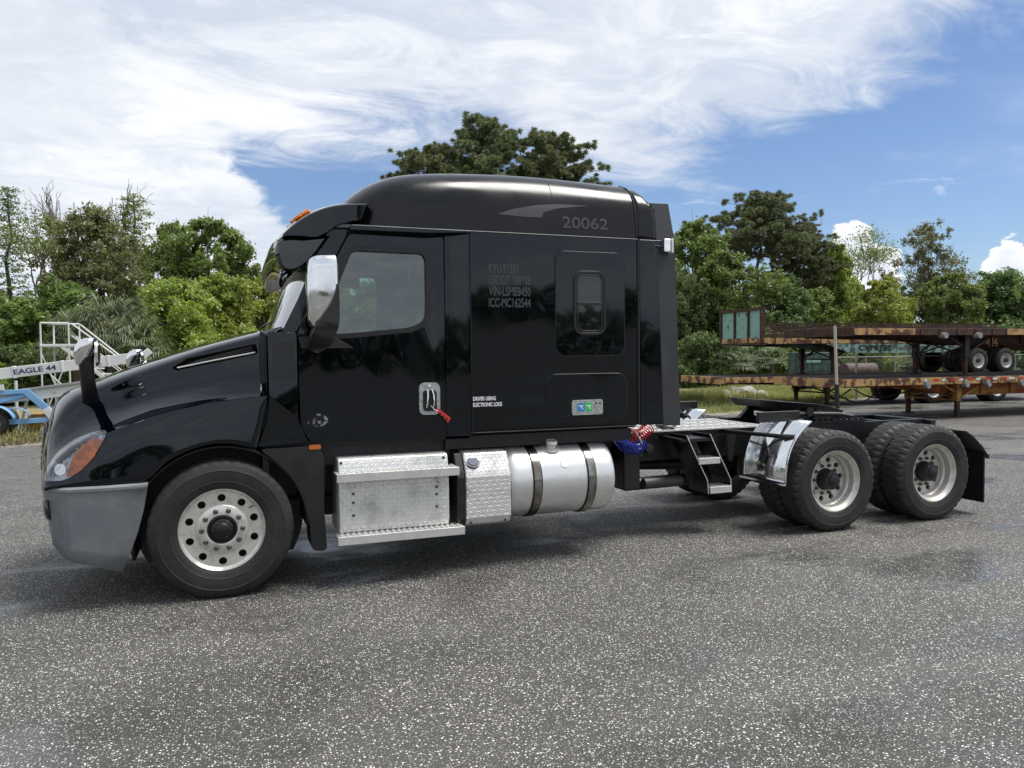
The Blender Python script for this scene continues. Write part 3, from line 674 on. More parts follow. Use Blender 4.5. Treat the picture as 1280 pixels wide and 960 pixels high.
g = MB(); g.tube([on_roof(2.715, z, 0) for z in np.linspace(2.81, 3.33, 14)], .0028, 6); g.build('panel_joint', 'rubber_trim', roof)
hood_patch('worn_decal', [(2.20,2.955),(2.36,3.01),(2.55,3.05),(2.72,3.07),(2.90,3.075),(3.06,3.075),(2.90,3.055),(2.74,3.03),(2.62,2.99),(2.60,2.945),(2.40,2.945)], 'decal_grey', .003, roof, mapper=on_roof)
nm = text('number_lettering', '20062', 2.79, 2.868, .10, .10, 'decal_grey', roof, w=.44, bold=.015)
for v in nm.data.vertices: v.co = on_roof(v.co.x, v.co.z, .004+(v.co.y-.10))
# rear seam of rubber where the side fairing begins
g = MB(); g.box((3.525, .119, 1.14), (3.548, .15, 2.80)); g.build('rear_seal', 'rubber_trim', truck, bevel=.003)
g = MB(); g.tube([on_roof(3.515, z, .002) for z in np.linspace(2.82, 3.33, 12)], .009, 6); g.build('rear_seal', 'rubber_trim', truck)

# ---- side fairings behind the sleeper
g = MB(); g.plate([(3.553,1.135),(3.790,1.135),(3.722,2.802),(3.548,2.802)], .118, .15); sf = g.build('side_fairing', 'truck_paint', truck, bevel=.006, ang=30); mirror_copy(sf)
g = MB(); g.plate([(3.793,1.125),(3.972,1.118),(3.912,2.802),(3.725,2.802)], .122, .14); sr = g.build('side_fairing_flap', 'matt_panel', truck, bevel=.004, ang=30); mirror_copy(sr)
def wing(name, m, xs, ztop, off=0):
    secs = []
    for x in xs:
        zt = ztop(x); sec = [q_ for q_ in roof_sec(x, 1.10, .545)]
        o_ = []
        for k in range(13):
            z = 2.803+(zt-2.803)*k/12; y = sec[0][1]
            for (a_, c_) in zip(sec, sec[1:]):
                if a_[2] <= z <= c_[2] and a_[1] < CY: y = a_[1]+(c_[1]-a_[1])*(z-a_[2])/max(1e-6, c_[2]-a_[2]); break
            o_.append((x+(2.803-z)*.12*(1 if off else 0), y+off, z))
        secs.append(o_)
    g = MB(); g.loft(secs, closed=False, cap=False); return g.build(name, m, truck, solid=.02, out=(3.6, 1.22, 2.9), ang=30)
uf = wing('upper_fairing', 'roof_paint', [3.53, 3.57, 3.60, 3.63, 3.655, 3.68, 3.72], lambda x: np.interp(x, (3.53, 3.57, 3.60, 3.63, 3.655, 3.68, 3.72), (3.30, 3.29, 3.265, 3.21, 3.16, 3.14, 3.14))); mirror_copy(uf)
g = MB(); g.plate([(3.722,2.808),(3.914,2.808),(3.872,3.148),(3.690,3.143)], lambda p: .126+(p[1]-2.8)*.12, lambda p: .146+(p[1]-2.8)*.12); ur = g.build('upper_fairing_flap', 'matt_panel', truck, bevel=.004, ang=30); mirror_copy(ur)
g = MB(); g.box((3.53, .26, 2.79), (3.57, 2.18, 3.16)); g.build('roof_rear_closure', 'black_plastic', truck)
g = MB(); g.box((3.76, .05, 2.69), (3.83, .12, 2.81)); wl = g.build('work_lamp', 'chrome', truck, bevel=.012)
g = MB(); g.box((3.835, .045, 2.685), (3.852, .125, 2.815)); g.build('lamp_lens', 'decal_white', wl, bevel=.004)
g = MB(); g.tube([(3.66, .11, 2.72), (3.70, .10, 2.75), (3.76, .085, 2.74)], .006, 6); g.build('lamp_bracket', 'black_plastic', wl)
g = MB(); g.box((3.965, .30, 1.2), (3.99, .36, 1.34)); g.build('bump_stop', 'rubber_trim', truck)

# ---- cab cap and sun visor above the windshield
near_t = [(1.12,2.975),(.95,2.96),(.80,2.925),(.66,2.86),(.55,2.78),(.485,2.715)]
near_b = [(.475,2.69),(.60,2.695),(.71,2.69),(.80,2.73),(.90,2.80),(1.07,2.855)]
cen_t = [(1.18,3.06),(1.0,3.085),(.84,3.05),(.68,2.97),(.54,2.85),(.445,2.74)]
cen_b = [(.44,2.71),(.56,2.71),(.68,2.71),(.80,2.74),(.90,2.80),(1.07,2.86)]
def lerp_prof(a, c, t): return [(p[0]+(q[0]-p[0])*t, p[1]+(q[1]-p[1])*t) for p, q in zip(a, c)]
def visor(near, cen, name, m, ys, end_shrink=.75, par=truck):
    secs = []
    for y in ys:
        s_ = abs(y-CY)/(CY-ys[0]); t = 1-s_**2.2
        pr = lerp_prof(near, cen, t)
        if abs(s_-1) < 1e-6:
            cx_, cz_ = sum(p[0] for p in pr)/len(pr), sum(p[1] for p in pr)/len(pr)
            pr = [(cx_+(p[0]-cx_)*end_shrink, cz_+(p[1]-cz_)*end_shrink) for p in pr]
        secs.append([(p[0], y, p[1]) for p in pr])
    g = MB(); g.loft(secs); return g.build(name, m, par, ang=45)
ys = [.125, .14, .17, .22, .3, .45, .7, .95, 1.22, 1.49, 1.74, 1.99, 2.14, 2.22, 2.27, 2.30, 2.315]
cap_n = [tuple(p) for p in catmull(near_t, 3)]+[tuple(p) for p in catmull(near_b, 3)]
cap_c = [tuple(p) for p in catmull(cen_t, 3)]+[tuple(p) for p in catmull(cen_b, 3)]
cap = visor(cap_n, cap_c, 'cab_roof_cap', 'truck_paint', ys, .93)
vn = [tuple(p) for p in catmull([(.64,2.69),(.50,2.69),(.435,2.64),(.425,2.55),(.46,2.45),(.52,2.42),(.62,2.46),(.74,2.58),(.84,2.72)], 3)]
vc = [tuple(p) for p in catmull([(.60,2.71),(.47,2.715),(.425,2.68),(.415,2.60),(.45,2.53),(.52,2.51),(.60,2.54),(.68,2.63),(.74,2.72)], 3)]
sv = visor(vn, vc, 'sun_visor', 'dark_glass', ys[1:-1], .8)
for y_ in (.42, .85, 1.22, 1.59, 2.02):
    s_ = abs(y_-CY)/(CY-.125); t = 1-s_**2.2; x_, z_ = lerp_prof([near_t[3]], [cen_t[3]], t)[0]
    g = MB(); g.loft([[(x_-.075, y_-.035, z_-.05), (x_-.075, y_+.035, z_-.05), (x_+.045, y_+.03, z_+.025), (x_+.045, y_-.03, z_+.025)], [(x_-.085, y_-.03, z_-.03), (x_-.085, y_+.03, z_-.03), (x_+.02, y_+.025, z_+.045), (x_+.02, y_-.025, z_+.045)]])
    g.build('clearance_light', 'amber_lens', cap, bevel=.006)

# ---- mirrors
def door_mirror():
    g = MB(); secs = []
    for z, x0, x1, y0, y1 in ((1.985,.665,.79,-.13,.0),(2.01,.635,.815,-.17,.01),(2.06,.625,.83,-.19,.02),(2.25,.62,.836,-.20,.03),(2.43,.622,.836,-.20,.03),(2.49,.632,.833,-.19,.02),(2.515,.66,.828,-.17,.0),(2.525,.70,.815,-.14,-.02)):
        secs.append([(x, y, z+.06*(x-.62)*(1 if z > 2.3 else -.4)) for x, y in round_poly([(x0, y0), (x1, y0), (x1, y1), (x0, y1)], [.05, .02, .02, .05], 4)])
    g.loft(secs); mr = g.build('door_mirror', 'chrome', truck, ang=50)
    g = MB(); g.box((.832, -.18, 2.07), (.842, .01, 2.46)); g.build('mirror_glass', 'dark_glass', mr)
    g = MB(); g.plate(round_poly([(.838,2.325),(.842,2.05),(.80,1.85),(.70,1.80),(.635,1.84),(.65,1.97),(.70,2.05),(.78,2.17)], [.02,.06,.05,.04,.04,.05,.06,.05], 5), lambda p: -.225+.30*max(0, min(1, (1.97-p[1])/.14)), lambda p: .02+.12*max(0, min(1, (1.97-p[1])/.14)))
    g.build('mirror_arm', 'black_plastic', mr, bevel=.012, ang=40)
    return mr
mirror_copy(door_mirror())
def hood_mirror():
    g = MB(); path = [tuple(p) for p in catmull([(-.90,.54,1.42,.062),(-.885,.44,1.475,.058),(-.875,.32,1.525,.053),(-.868,.21,1.60,.049),(-.866,.15,1.70,.047),(-.866,.125,1.80,.053),(-.864,.12,1.86,.050),(-.862,.12,1.895,.034)], 4)]
    g.loft([[(x+r_*1.0*math.cos(a), y+r_*.75*math.sin(a), z) for a in np.linspace(0, 2*math.pi, 16, endpoint=False)] for x, y, z, r_ in path])
    st_ = g.build('hood_mirror', 'black_plastic', truck, ang=60)
    g = MB(); secs = []
    for z, x0, x1, r_ in ((1.735,-.925,-.885,.03),(1.80,-.940,-.83,.06),(1.86,-.932,-.80,.078),(1.90,-.91,-.79,.075),(1.925,-.87,-.79,.05)):
        secs.append([(.5*(x0+x1)+.5*(x1-x0)*math.cos(a), .11+r_*math.sin(a), z) for a in np.linspace(0, 2*math.pi, 18, endpoint=False)])
    g.loft(secs); g.build('mirror_shell', 'chrome', st_, ang=60)
    g = MB(); g.loft([[(-.782, .11+.062*math.cos(a), 1.82+.085*math.sin(a)) for a in np.linspace(0, 2*math.pi, 18, endpoint=False)], [(-.80, .11+.07*math.cos(a), 1.82+.095*math.sin(a)) for a in np.linspace(0, 2*math.pi, 18, endpoint=False)]]); g.build('mirror_glass', 'lamp_chrome', st_)
    return st_
hm_ = mirror_copy(hood_mirror()); hm_.location = (.105, 2.42, -.06)

# ---- steps, urea tank, fuel tank
SB = [(.13,.985),(.10,.975),(.085,.93),(.06,.81),(.055,.45),(.07,.405),(.12,.395),(.5,.395),(.5,.985)]
g = MB(); g.loft([[(x, y, z) for y, z in SB] for x in (.852, 1.738)]); sb = g.build('battery_box', 'tread_plate', truck, smooth=False, bevel=.012)
for x_, z_ in ((.875,.95),(1.70,.95),(.96,.71),(.96,.64),(.96,.54),(1.63,.72),(1.63,.66),(1.63,.56)):
    g = MB(); yy = .05 if z_ < .9 else .085
    g.latheY([(0, -.008), (.011, -.006), (.012, .01)], (x_, yy+.004, z_), 10); g.build('bolt', 'nut_steel', sb)
def step(x0, x1, z0, z1, y0, y1, slope=.0, nt_=22, par=truck):
    g = MB(); g.box((x0, y0, z0), (x1, y0+.018, z1)); g.box((x0, y0+.018, z1-.016), (x1, y1, z1-.003))
    s_ = g.build('step', 'aluminium', par, smooth=False, bevel=.003)
    g = MB(); w_ = (x1-x0-.03)/nt_
    for k in range(nt_):
        for j in range(2):
            xa = x0+.015+k*w_+w_*.2+(w_*.3 if j else 0); ya = y0+.02+j*(y1-y0-.03)/2
            g.box((xa, ya, z1-.004), (xa+w_*.42, ya+(y1-y0-.05)/2.3, z1+.006))
    t_ = g.build('step_teeth', 'aluminium', s_, smooth=False); t_['kind'] = 'stuff'
    return s_
st1 = step(.825, 1.80, .815, .882, -.03, .16)
g = MB(); g.plate([(.93,.815),(.97,.815),(.935,.745)], .02, .08); g.plate([(1.62,.815),(1.66,.815),(1.655,.745)], .02, .08); g.build('step_bracket', 'aluminium', st1, smooth=False)
step(.825, 1.835, .335, .400, -.05, .15)
DT = [(.30,.985),(.14,.97),(.06,.82),(.045,.78),(.045,.44),(.075,.38),(.13,.36),(.62,.36),(.62,.985)]
g = MB(); g.loft([[(x, y, z) for y, z in DT] for x in (1.875, 2.275)]); dt = g.build('urea_tank', 'tread_plate', truck, smooth=False, bevel=.02)
g = MB(); g.loft([[(x, y, z) for y, z in DT] for x in (1.80, 1.868)]); g.build('tank_end_cover', 'chassis_black', truck, smooth=False, bevel=.01)
g = MB(); g.tube([(1.955, .115, .885), (1.955, .095, .905)], [.052, .046], 20); g.build('filler_cap', 'navy_letter', dt, bevel=.003)
g = MB(); g.tube([(1.955, .12, .88), (1.955, .10, .90)], [.062, .060], 20); g.build('filler_ring', 'rubber_trim', dt)
for x_, z_ in ((1.92,.40),(2.22,.40)):
    g = MB(); g.latheY([(0, -.008), (.011, -.006), (.012, .01)], (x_, .06, z_), 10); g.build('bolt', 'nut_steel', dt)
TC = (0, .355, .682); TR = .318
g = MB(); g.latheX([(.0,2.262),(.20,2.266),(.27,2.274),(.300,2.285),(.314,2.305),(TR,2.34),(TR,3.20),(.314,3.235),(.300,3.255),(.27,3.268),(.2,3.276),(0,3.28)], TC, 64)
ft = g.build('fuel_tank', 'tank_aluminium', truck, ang=50)
for x_ in (2.475, 2.985):
    g = MB(); g.latheX([(TR+.001,x_-.006),(TR+.007,x_-.004),(TR+.007,x_+.079),(TR+.001,x_+.081)], TC, 64); g.build('strap_liner', 'rubber_trim', ft, ang=30)
    g = MB(); g.latheX([(TR+.006,x_+.004),(TR+.011,x_+.006),(TR+.011,x_+.069),(TR+.006,x_+.071)], TC, 64); g.build('tank_strap', 'strap_steel', ft, ang=30)
fd = Vector((0, -math.sin(R(28)), math.cos(R(28)))); c0 = Vector((2.70, .355, .682))+fd*TR
g = MB(); g.tube([c0-fd*.01, c0+fd*.012], [.085, .080], 24); g.build('filler_flange', 'tank_aluminium', ft)
g = MB(); g.tube([c0+fd*.0, c0+fd*.05, c0+fd*.052, c0+fd*.075], [.04, .04, .052, .048], 20); g.build('filler_cap', 'aluminium', ft, bevel=.002)
g = MB(); g.tube([c0+fd*.075+Vector((-.04, 0, 0)), c0+fd*.085, c0+fd*.075+Vector((.04, 0, 0))], .006, 6); g.build('cap_handle', 'nut_steel', ft)
fdb = Vector((0, -math.sin(R(60)), math.cos(R(60)))); cb = Vector((2.78, .355, .682))+fdb*TR
g = MB(); g.tube([cb-fdb*.004, cb+fdb*.003], [.045, .04], 20); g.build('boss', 'tank_aluminium', ft)
for x_ in (2.42, 3.04):   # tank cradles
    g = MB(); g.box((x_, .60, .42), (x_+.07, .82, 1.0)); g.build('tank_bracket', 'chassis_black', truck)
# far side tank so that the place holds from the side
g = MB(); g.latheX([(0,1.5),(.27,1.51),(TR,1.56),(TR,3.2),(.27,3.27),(0,3.28)], (0, 2.44-.355, .682), 40); g.build('fuel_tank', 'tank_aluminium', truck, ang=50)

# ---- chassis
for y_ in (.80, 1.56):
    g = MB(); sg = 1 if y_ < 1 else -1
    g.box((-1.1, y_, .70), (7.78, y_+.075, .72)); g.box((-1.1, y_, .965), (7.78, y_+.075, .985)); ys_ = y_ if sg > 0 else y_+.066
    g.box((-1.1, ys_, .72), (7.78, ys_+.009, .965)); g.build('frame_rail', 'chassis_black', truck, smooth=False)
for x_ in (.6, 1.6, 2.6, 3.6, 4.55, 5.1, 6.3, 7.4):
    g = MB(); g.box((x_, .87, .74), (x_+.08, 1.57, .95)); g.build('cross_member', 'chassis_black', truck, smooth=False)
g = MB(); g.box((-.9, .55, .60), (1.4, 1.85, 1.25)); g.build('engine', 'chassis_black', truck, bevel=.08)
g = MB(); g.box((.80, .60, .45), (3.45, .79, 1.08)); g.build('under_cab_tray', 'chassis_black', truck, bevel=.02)
g = MB(); g.box((1.75, .2, 1.0), (3.5, 2.24, 1.105)); g.build('cab_subframe', 'chassis_black', truck)
g = MB(); g.box((.70, .25, .92), (1.80, 2.19, 1.08)); g.build('cab_underside', 'chassis_black', truck)
g = MB(); g.tube([(1.4, 1.22, .72), (3.0, 1.22, .66), (5.3, 1.22, .55)], .06, 12); g.build('drive_shaft', 'chassis_black', truck)
# rail furniture seen behind the tank
g = MB(); g.box((3.62, .55, .46), (3.80, .80, .93)); g.build('valve_block', 'chassis_black', truck, bevel=.02)
g = MB(); g.tube([(3.72, .72, .49), (4.40, .72, .50)], .062, 14); g.build('air_tank', 'galvanised', truck).data.materials[0] = MATS['chassis_black']
g = MB(); g.tube([(3.86, .60, .51), (4.28, .60, .515)], [.055, .055], 14); g.build('air_dryer', 'rope_grey', truck).data.materials[0] = MATS['matt_panel']
for x_ in (3.95, 4.12, 4.30, 4.62, 4.85, 5.05):
    for z_ in (.76, .93):
        g = MB(); g.latheY([(0, -.015), (.014, -.013), (.016, 0)], (x_, .80, z_), 8); g.build('rail_bolt', 'nut_steel', truck)
for x_ in (4.02, 4.42):
    g = MB(); g.latheY([(0, -.05), (.045, -.045), (.05, 0)], (x_, .79, .83), 18); g.build('rail_boss', 'matt_panel', truck)
g = MB(); g.plate(rrect(3.80, .845, 3.93, .885, .004), .785, .79); g.build('white_label', 'decal_white', truck)
# tread plate catwalk
g = MB(); g.box((3.75, .74, .992), (5.45, 1.72, 1.008)); dk = g.build('catwalk', 'tread_plate', truck, smooth=False)
for k in range(16):
    for j in range(3):
        g = MB(); x_ = 3.84+k*.1; y_ = .80+j*.3
        g.box((x_, y_, 1.008), (x_+.045, y_+.2, 1.016)); g.build('cleat', 'aluminium', dk, smooth=False)
g = MB(); g.latheY([(0, 0), (.1, 0), (.11, .01), (.1, .02), (0, .02)], (0, 0, 0), 24); bmesh.ops.rotate(g.bm, verts=g.bm.verts, matrix=Matrix.Rotation(R(90), 3, 'X')); bmesh.ops.translate(g.bm, verts=g.bm.verts, vec=(4.28, .87, 1.03)); g.build('catwalk_lid', 'rubber_trim', dk)
g = MB(); g.box((3.62, .45, 1.02), (4.15, .62, 1.12)); g.build('white_tray', 'white_steel', truck, smooth=False).location = (0, 1.1, 0)
for k in range(5):
    g = MB(); g.tube([(4.35+.0*k, 2.1, 1.0), (4.45, 2.05-.05*k, 1.08+.025*k), (4.75, 1.95-.06*k, 1.11+.02*k), (5.05+.05*k, 1.9, 1.02)], .018, 8); g.build('cable', 'rubber_trim', truck)
# coiled air lines
def coil(name, m, pts, r, turns, w):
    pts = catmull([np.array(p) for p in pts], 12); n = len(pts); path = []
    L_ = turns*16
    for i in range(L_+1):
        t = i/L_*(n-1); k = min(int(t), n-2); p_ = pts[k]*(1-(t-k))+pts[k+1]*(t-k); d_ = Vector(pts[k+1]-pts[k]).normalized()
        u = d_.cross(Vector((0, 1, 0))).normalized(); v_ = d_.cross(u); a = 2*math.pi*i/16
        path.append(Vector(p_)+u*math.cos(a)*r+v_*math.sin(a)*r)
    g = MB(); g.tube(path, w, 6); return g.build(name, m, truck)
coil('red_air_line', 'hose_red', [(3.49,.48,1.07),(3.60,.48,1.02),(3.76,.50,1.0),(3.90,.55,1.07)], .058, 17, .006)
coil('blue_air_line', 'hose_blue', [(3.51,.47,.99),(3.58,.46,.91),(3.70,.47,.88),(3.80,.50,.92)], .056, 14, .006)
g = MB(); g.tube([(3.66,.44,1.06),(3.72,.44,.98),(3.76,.45,.92)], .012, 8); g.build('line_fitting', 'decal_silver', truck)
# rear steps on slanted plates
for x_ in (0, .27):
    e0 = [(4.22+x_, .985), (4.30+x_, .83), (4.46+x_, .53), (4.47+x_, .40)]
    g = MB(); g.loft([[(a_, .40, c_), (a_+.012, .40, c_), (a_+.012, .72, c_), (a_, .72, c_)] for a_, c_ in e0]); sp = g.build('step_plate', 'chassis_black', truck, smooth=False)
    g = MB(); g.tube([(a_, .398, c_) for a_, c_ in e0], .005, 6); g.build('plate_edge', 'aluminium', sp)
    g = MB(); cx_, cz_ = 4.412+x_, .62
    g.tube([(cx_-.003, .53, cz_-.0015), (cx_+.004, .53, cz_+.002)], .045, 18); g.build('plate_hole', 'strap_black', sp)
g = MB(); g.box((4.16, .41, .92), (4.55, .80, .95)); g.build('step_mount', 'chassis_black', truck)
step(4.355, 4.60, .695, .755, .385, .60, nt_=7); step(4.485, 4.735, .40, .465, .385, .60, nt_=7)
# quarter fenders in polished steel
def quarter_fender():
    arc = [(5.40,1.105),(5.31,1.04),(5.23,.96),(5.17,.87),(5.13,.77),(5.105,.66),(5.095,.52)]
    g = MB(); g.loft([[(p[0]-.0, y, p[1]) for p in catmull([np.array(a) for a in arc], 3)] for y in (.03, .66)], closed=False, cap=False)
    q_ = g.build('quarter_fender', 'chrome', truck, solid=.006, ang=50)
    for y_ in (.03, .66):
        g = MB(); g.tube([(p[0]-.004, y_, p[1]) for p in catmull([np.array(a) for a in arc], 3)], .011, 8); g.build('fender_edge', 'chrome', q_)
    g = MB(); g.tube([(4.90, .82, .97), (5.22, .10, .95)], [.022, .022], 12); g.build('fender_arm', 'chassis_black', q_)
    g = MB(); g.tube([(5.17, .16, .95), (5.23, .06, .95)], [.03, .03], 12); g.build('arm_end', 'rubber_trim', q_)
    g = MB(); g.box((4.99, .30, 1.085), (5.50, .34, 1.19)); g.build('fender_bracket', 'black_plastic', q_, bevel=.006)
    g = MB(); g.bar((5.05, .66, .50), (5.09, .04, .50), .035, .02); g.build('lower_rod', 'chrome', q_)
    g = MB(); g.plate([(4.90,.95),(5.02,.93),(4.98,.66),(4.93,.66)], .70, .71); g.build('fender_gusset', 'chassis_black', q_, smooth=False)
    return q_
mirror_copy(quarter_fender())
# fifth wheel
g = MB()
fo = []
for a in np.linspace(20, 340, 33): fo.append((6.02-.48*math.cos(R(180-a)), 1.22+.45*math.sin(R(180-a))))
fo = [(5.52,.95),(5.62,.80),(5.85,.74),(6.15,.75),(6.38,.84),(6.72,.98),(6.72,1.10),(6.34,1.17),(6.10,1.19),(6.10,1.25),(6.34,1.27),(6.72,1.34),(6.72,1.46),(6.38,1.60),(6.15,1.69),(5.85,1.70),(5.62,1.64),(5.52,1.49)]
FO = 0.0
def fz(x): return 1.265-(x-5.52)*.085-(max(0, x-6.25))*.12
g = MB()
top_ = [g.v((x+FO, y, fz(x))) for x, y in fo]; bot_ = [g.v((x+FO+(.05 if x < 6 else -.02), y+(.05 if y < CY else -.05), fz(x)-.085)) for x, y in fo]
g.face(top_); g.face(bot_[::-1])
for i in range(len(fo)): g.face([top_[i], top_[(i+1) % len(fo)], bot_[(i+1) % len(fo)], bot_[i]])
bmesh.ops.triangulate(g.bm, faces=[f_ for f_ in g.bm.faces if len(f_.verts) > 4])
fwh = g.build('fifth_wheel', 'chassis_black', truck, smooth=False, bevel=.008)
for y_ in (.80, 1.56):
    g = MB(); g.plate([(5.70,1.0),(6.42,1.0),(6.22,1.15),(5.90,1.18)], y_, y_+.07, rrect(5.92, 1.03, 6.12, 1.11, .03)); g.build('fifth_wheel_bracket', 'chassis_black', fwh, bevel=.006)
    g = MB(); g.box((5.50, y_-.02, .99), (6.85, y_+.12, 1.02)); g.build('slide_rail', 'chassis_black', fwh, smooth=False)
for k in range(16):
    g = MB(); g.box((5.56+k*.08, .775, 1.02), (5.60+k*.08, .80, 1.04)); g.build('rail_tooth', 'chassis_black', fwh, smooth=False)
g = MB(); g.tube([(5.72, .78, 1.12), (6.45, .76, 1.09), (6.62, .74, 1.06)], .022, 10); g.build('release_rod', 'nut_steel', fwh)
g = MB(); g.tube([(6.02, .74, 1.13), (6.02, 1.70, 1.13)], .05, 14); g.build('pivot_pin', 'chassis_black', fwh)
# suspension and axles
for x_ in (5.70, 7.02):
    g = MB(); g.tube([(x_, .30, .5), (x_, 2.14, .5)], .085, 14); g.build('drive_axle', 'chassis_black', truck)
    g = MB(); g.latheX([(0, x_-.25), (.14, x_-.2), (.2, x_), (.14, x_+.2), (0, x_+.22)], (0, 1.22, .5), 24); g.build('axle_housing', 'chassis_black', truck)
    for y_ in (.86, 1.58):
        g = MB(); g.tube([(x_+.42, y_, .45), (x_+.42, y_, .55), (x_+.42, y_, .62), (x_+.42, y_, .70)], [.10, .13, .13, .10], 18); g.build('air_bag', 'rubber_trim', truck)
        g = MB(); g.bar((x_-.45, y_, .62), (x_+.5, y_, .44), .08, .06); g.build('trailing_arm', 'chassis_black', truck)
        g = MB(); g.box((x_-.52, y_-.05, .40), (x_-.38, y_+.05, .98)); g.build('hanger', 'chassis_black', truck, bevel=.02)
g = MB(); g.tube([(0, .35, .5), (0, .6, .42), (0, 1.84, .42), (0, 2.09, .5)], .05, 12); g.build('steer_axle', 'chassis_black', truck)
for y_ in (.62, 1.74):
    g = MB(); g.bar((-.85, y_, .58), (.75, y_, .58), .09, .05); g.build('leaf_spring', 'chassis_black', truck)
    g = MB(); g.box((-.47, y_-.18, .52), (-.40, y_+.0, .58)); g.build('shock_bracket', 'chassis_black', truck)
g = MB(); g.tube([(-.62, .52, .56), (-.62, .44, .50), (-.60, .42, .44)], .02, 8); g.build('tow_eye', 'nut_steel', truck)
# mud flap
g = MB(); g.loft([[(7.47,y,.93),(7.58,y,.86),(7.72,y,.74),(7.82,y,.62)] for y in (.02, .60)], closed=False, cap=False); mf = g.build('flap_hanger', 'chassis_black', truck, solid=.02)
g = MB(); g.box((7.745, .03, .13), (7.763, .60, .66)); g.build('mud_flap', 'black_plastic', mf)
for x_, z_ in ((7.56,.85),(7.67,.76),(7.78,.65)):
    g = MB(); g.tube([(x_, .0, z_), (x_, .08, z_)], .012, 6); g.build('hanger_bolt', 'nut_steel', mf)
mirror_copy(mf)
g = MB(); g.box((7.74, .7, .62), (7.82, 1.74, .98)); rb = g.build('rear_crossbar', 'chassis_black', truck, bevel=.01)

# ---- wheels
def tyre_mesh(rad, lug):
    g = MB(); s_ = rad/.505; N = 240
    prof = [(.292,.055,0),(.300,.022,0),(.318,.010,0),(.335,.006,0),(.352,.002,0),(.356,-.001,0),(.360,.001,0),(.40,-.004,0),(.430,-.002,0),(.436,-.005,0),(.441,-.002,0),(.462,.006,.2),(.480,.014,.6),(.492,.022,1),(.502,.034,1),(.505,.050,.5)]
    for gy in (.090, .140, .190): prof += [(.505,gy-.009,0),(.493,gy-.004,0),(.493,gy+.004,0),(.505,gy+.009,0)]
    prof += [(.505,.230,.5),(.502,.246,1),(.492,.258,1),(.480,.266,.6),(.462,.274,.2),(.430,.282,0),(.38,.284,0),(.335,.276,0),(.30,.262,0),(.292,.228,0)]
    rings = []
    for k in range(N):
        a = 2*math.pi*k/N; on = (k % 6) < 2
        rg = []
        for r_, y_, w_ in prof:
            rr = r_*s_-(lug*w_ if on else 0)
            if lug > .005 and w_ == 0 and r_ >= .505 and (k % 6) in (3, 4): rr -= .005
            z_ = rr*math.sin(a)
            # flattened contact patch
            if z_ < -.497*s_: z_ = -.497*s_
            rg.append(g.v((rr*math.cos(a), y_, z_)))
        rings.append(rg)
    for k in range(N):
        A, B = rings[k], rings[(k+1) % N]
        for i in range(len(prof)-1): g.face([A[i], A[i+1], B[i+1], B[i]])
    return g
def disc_with_holes(g, rings_, n, rh, ah, rr, yh, off=0, depth=.03):
    """disc band from rings_[0] to rings_[1] (r, y) with n round holes of radius rr at radius rh"""
    (ra, ya), (rb_, yb) = rings_; K = 32
    def yat(r): return ya+(yb-ya)*(r-ra)/(rb_-ra)
    for k in range(n):
        a0 = off+2*math.pi*k/n; hw = math.pi/n; loop = []
        m_ = K//4
        for i in range(m_): loop.append((ra, a0-hw+2*hw*i/m_))
        for i in range(m_): loop.append((ra+(rb_-ra)*i/m_, a0+hw))
        for i in range(m_): loop.append((rb_, a0+hw-2*hw*i/m_))
        for i in range(m_): loop.append((rb_+(ra-rb_)*i/m_, a0-hw))
        cx_, cz_ = rh*math.cos(a0), rh*math.sin(a0)
        O = []; I = []; D = []
        for r_, a in loop:
            px, pz = r_*math.cos(a), r_*math.sin(a); t = math.atan2(pz-cz_, px-cx_)
            O.append(g.v((px, yat(r_), pz))); ix, iz = cx_+rr*math.cos(t), cz_+rr*math.sin(t)
            ri = math.hypot(ix, iz); I.append(g.v((ix, yat(ri), iz))); D.append(g.v((ix, yat(ri)+depth, iz)))
        for i in range(K):
            j = (i+1) % K; g.face([O[i], O[j], I[j], I[i]]); g.face([I[i], I[j], D[j], D[i]])
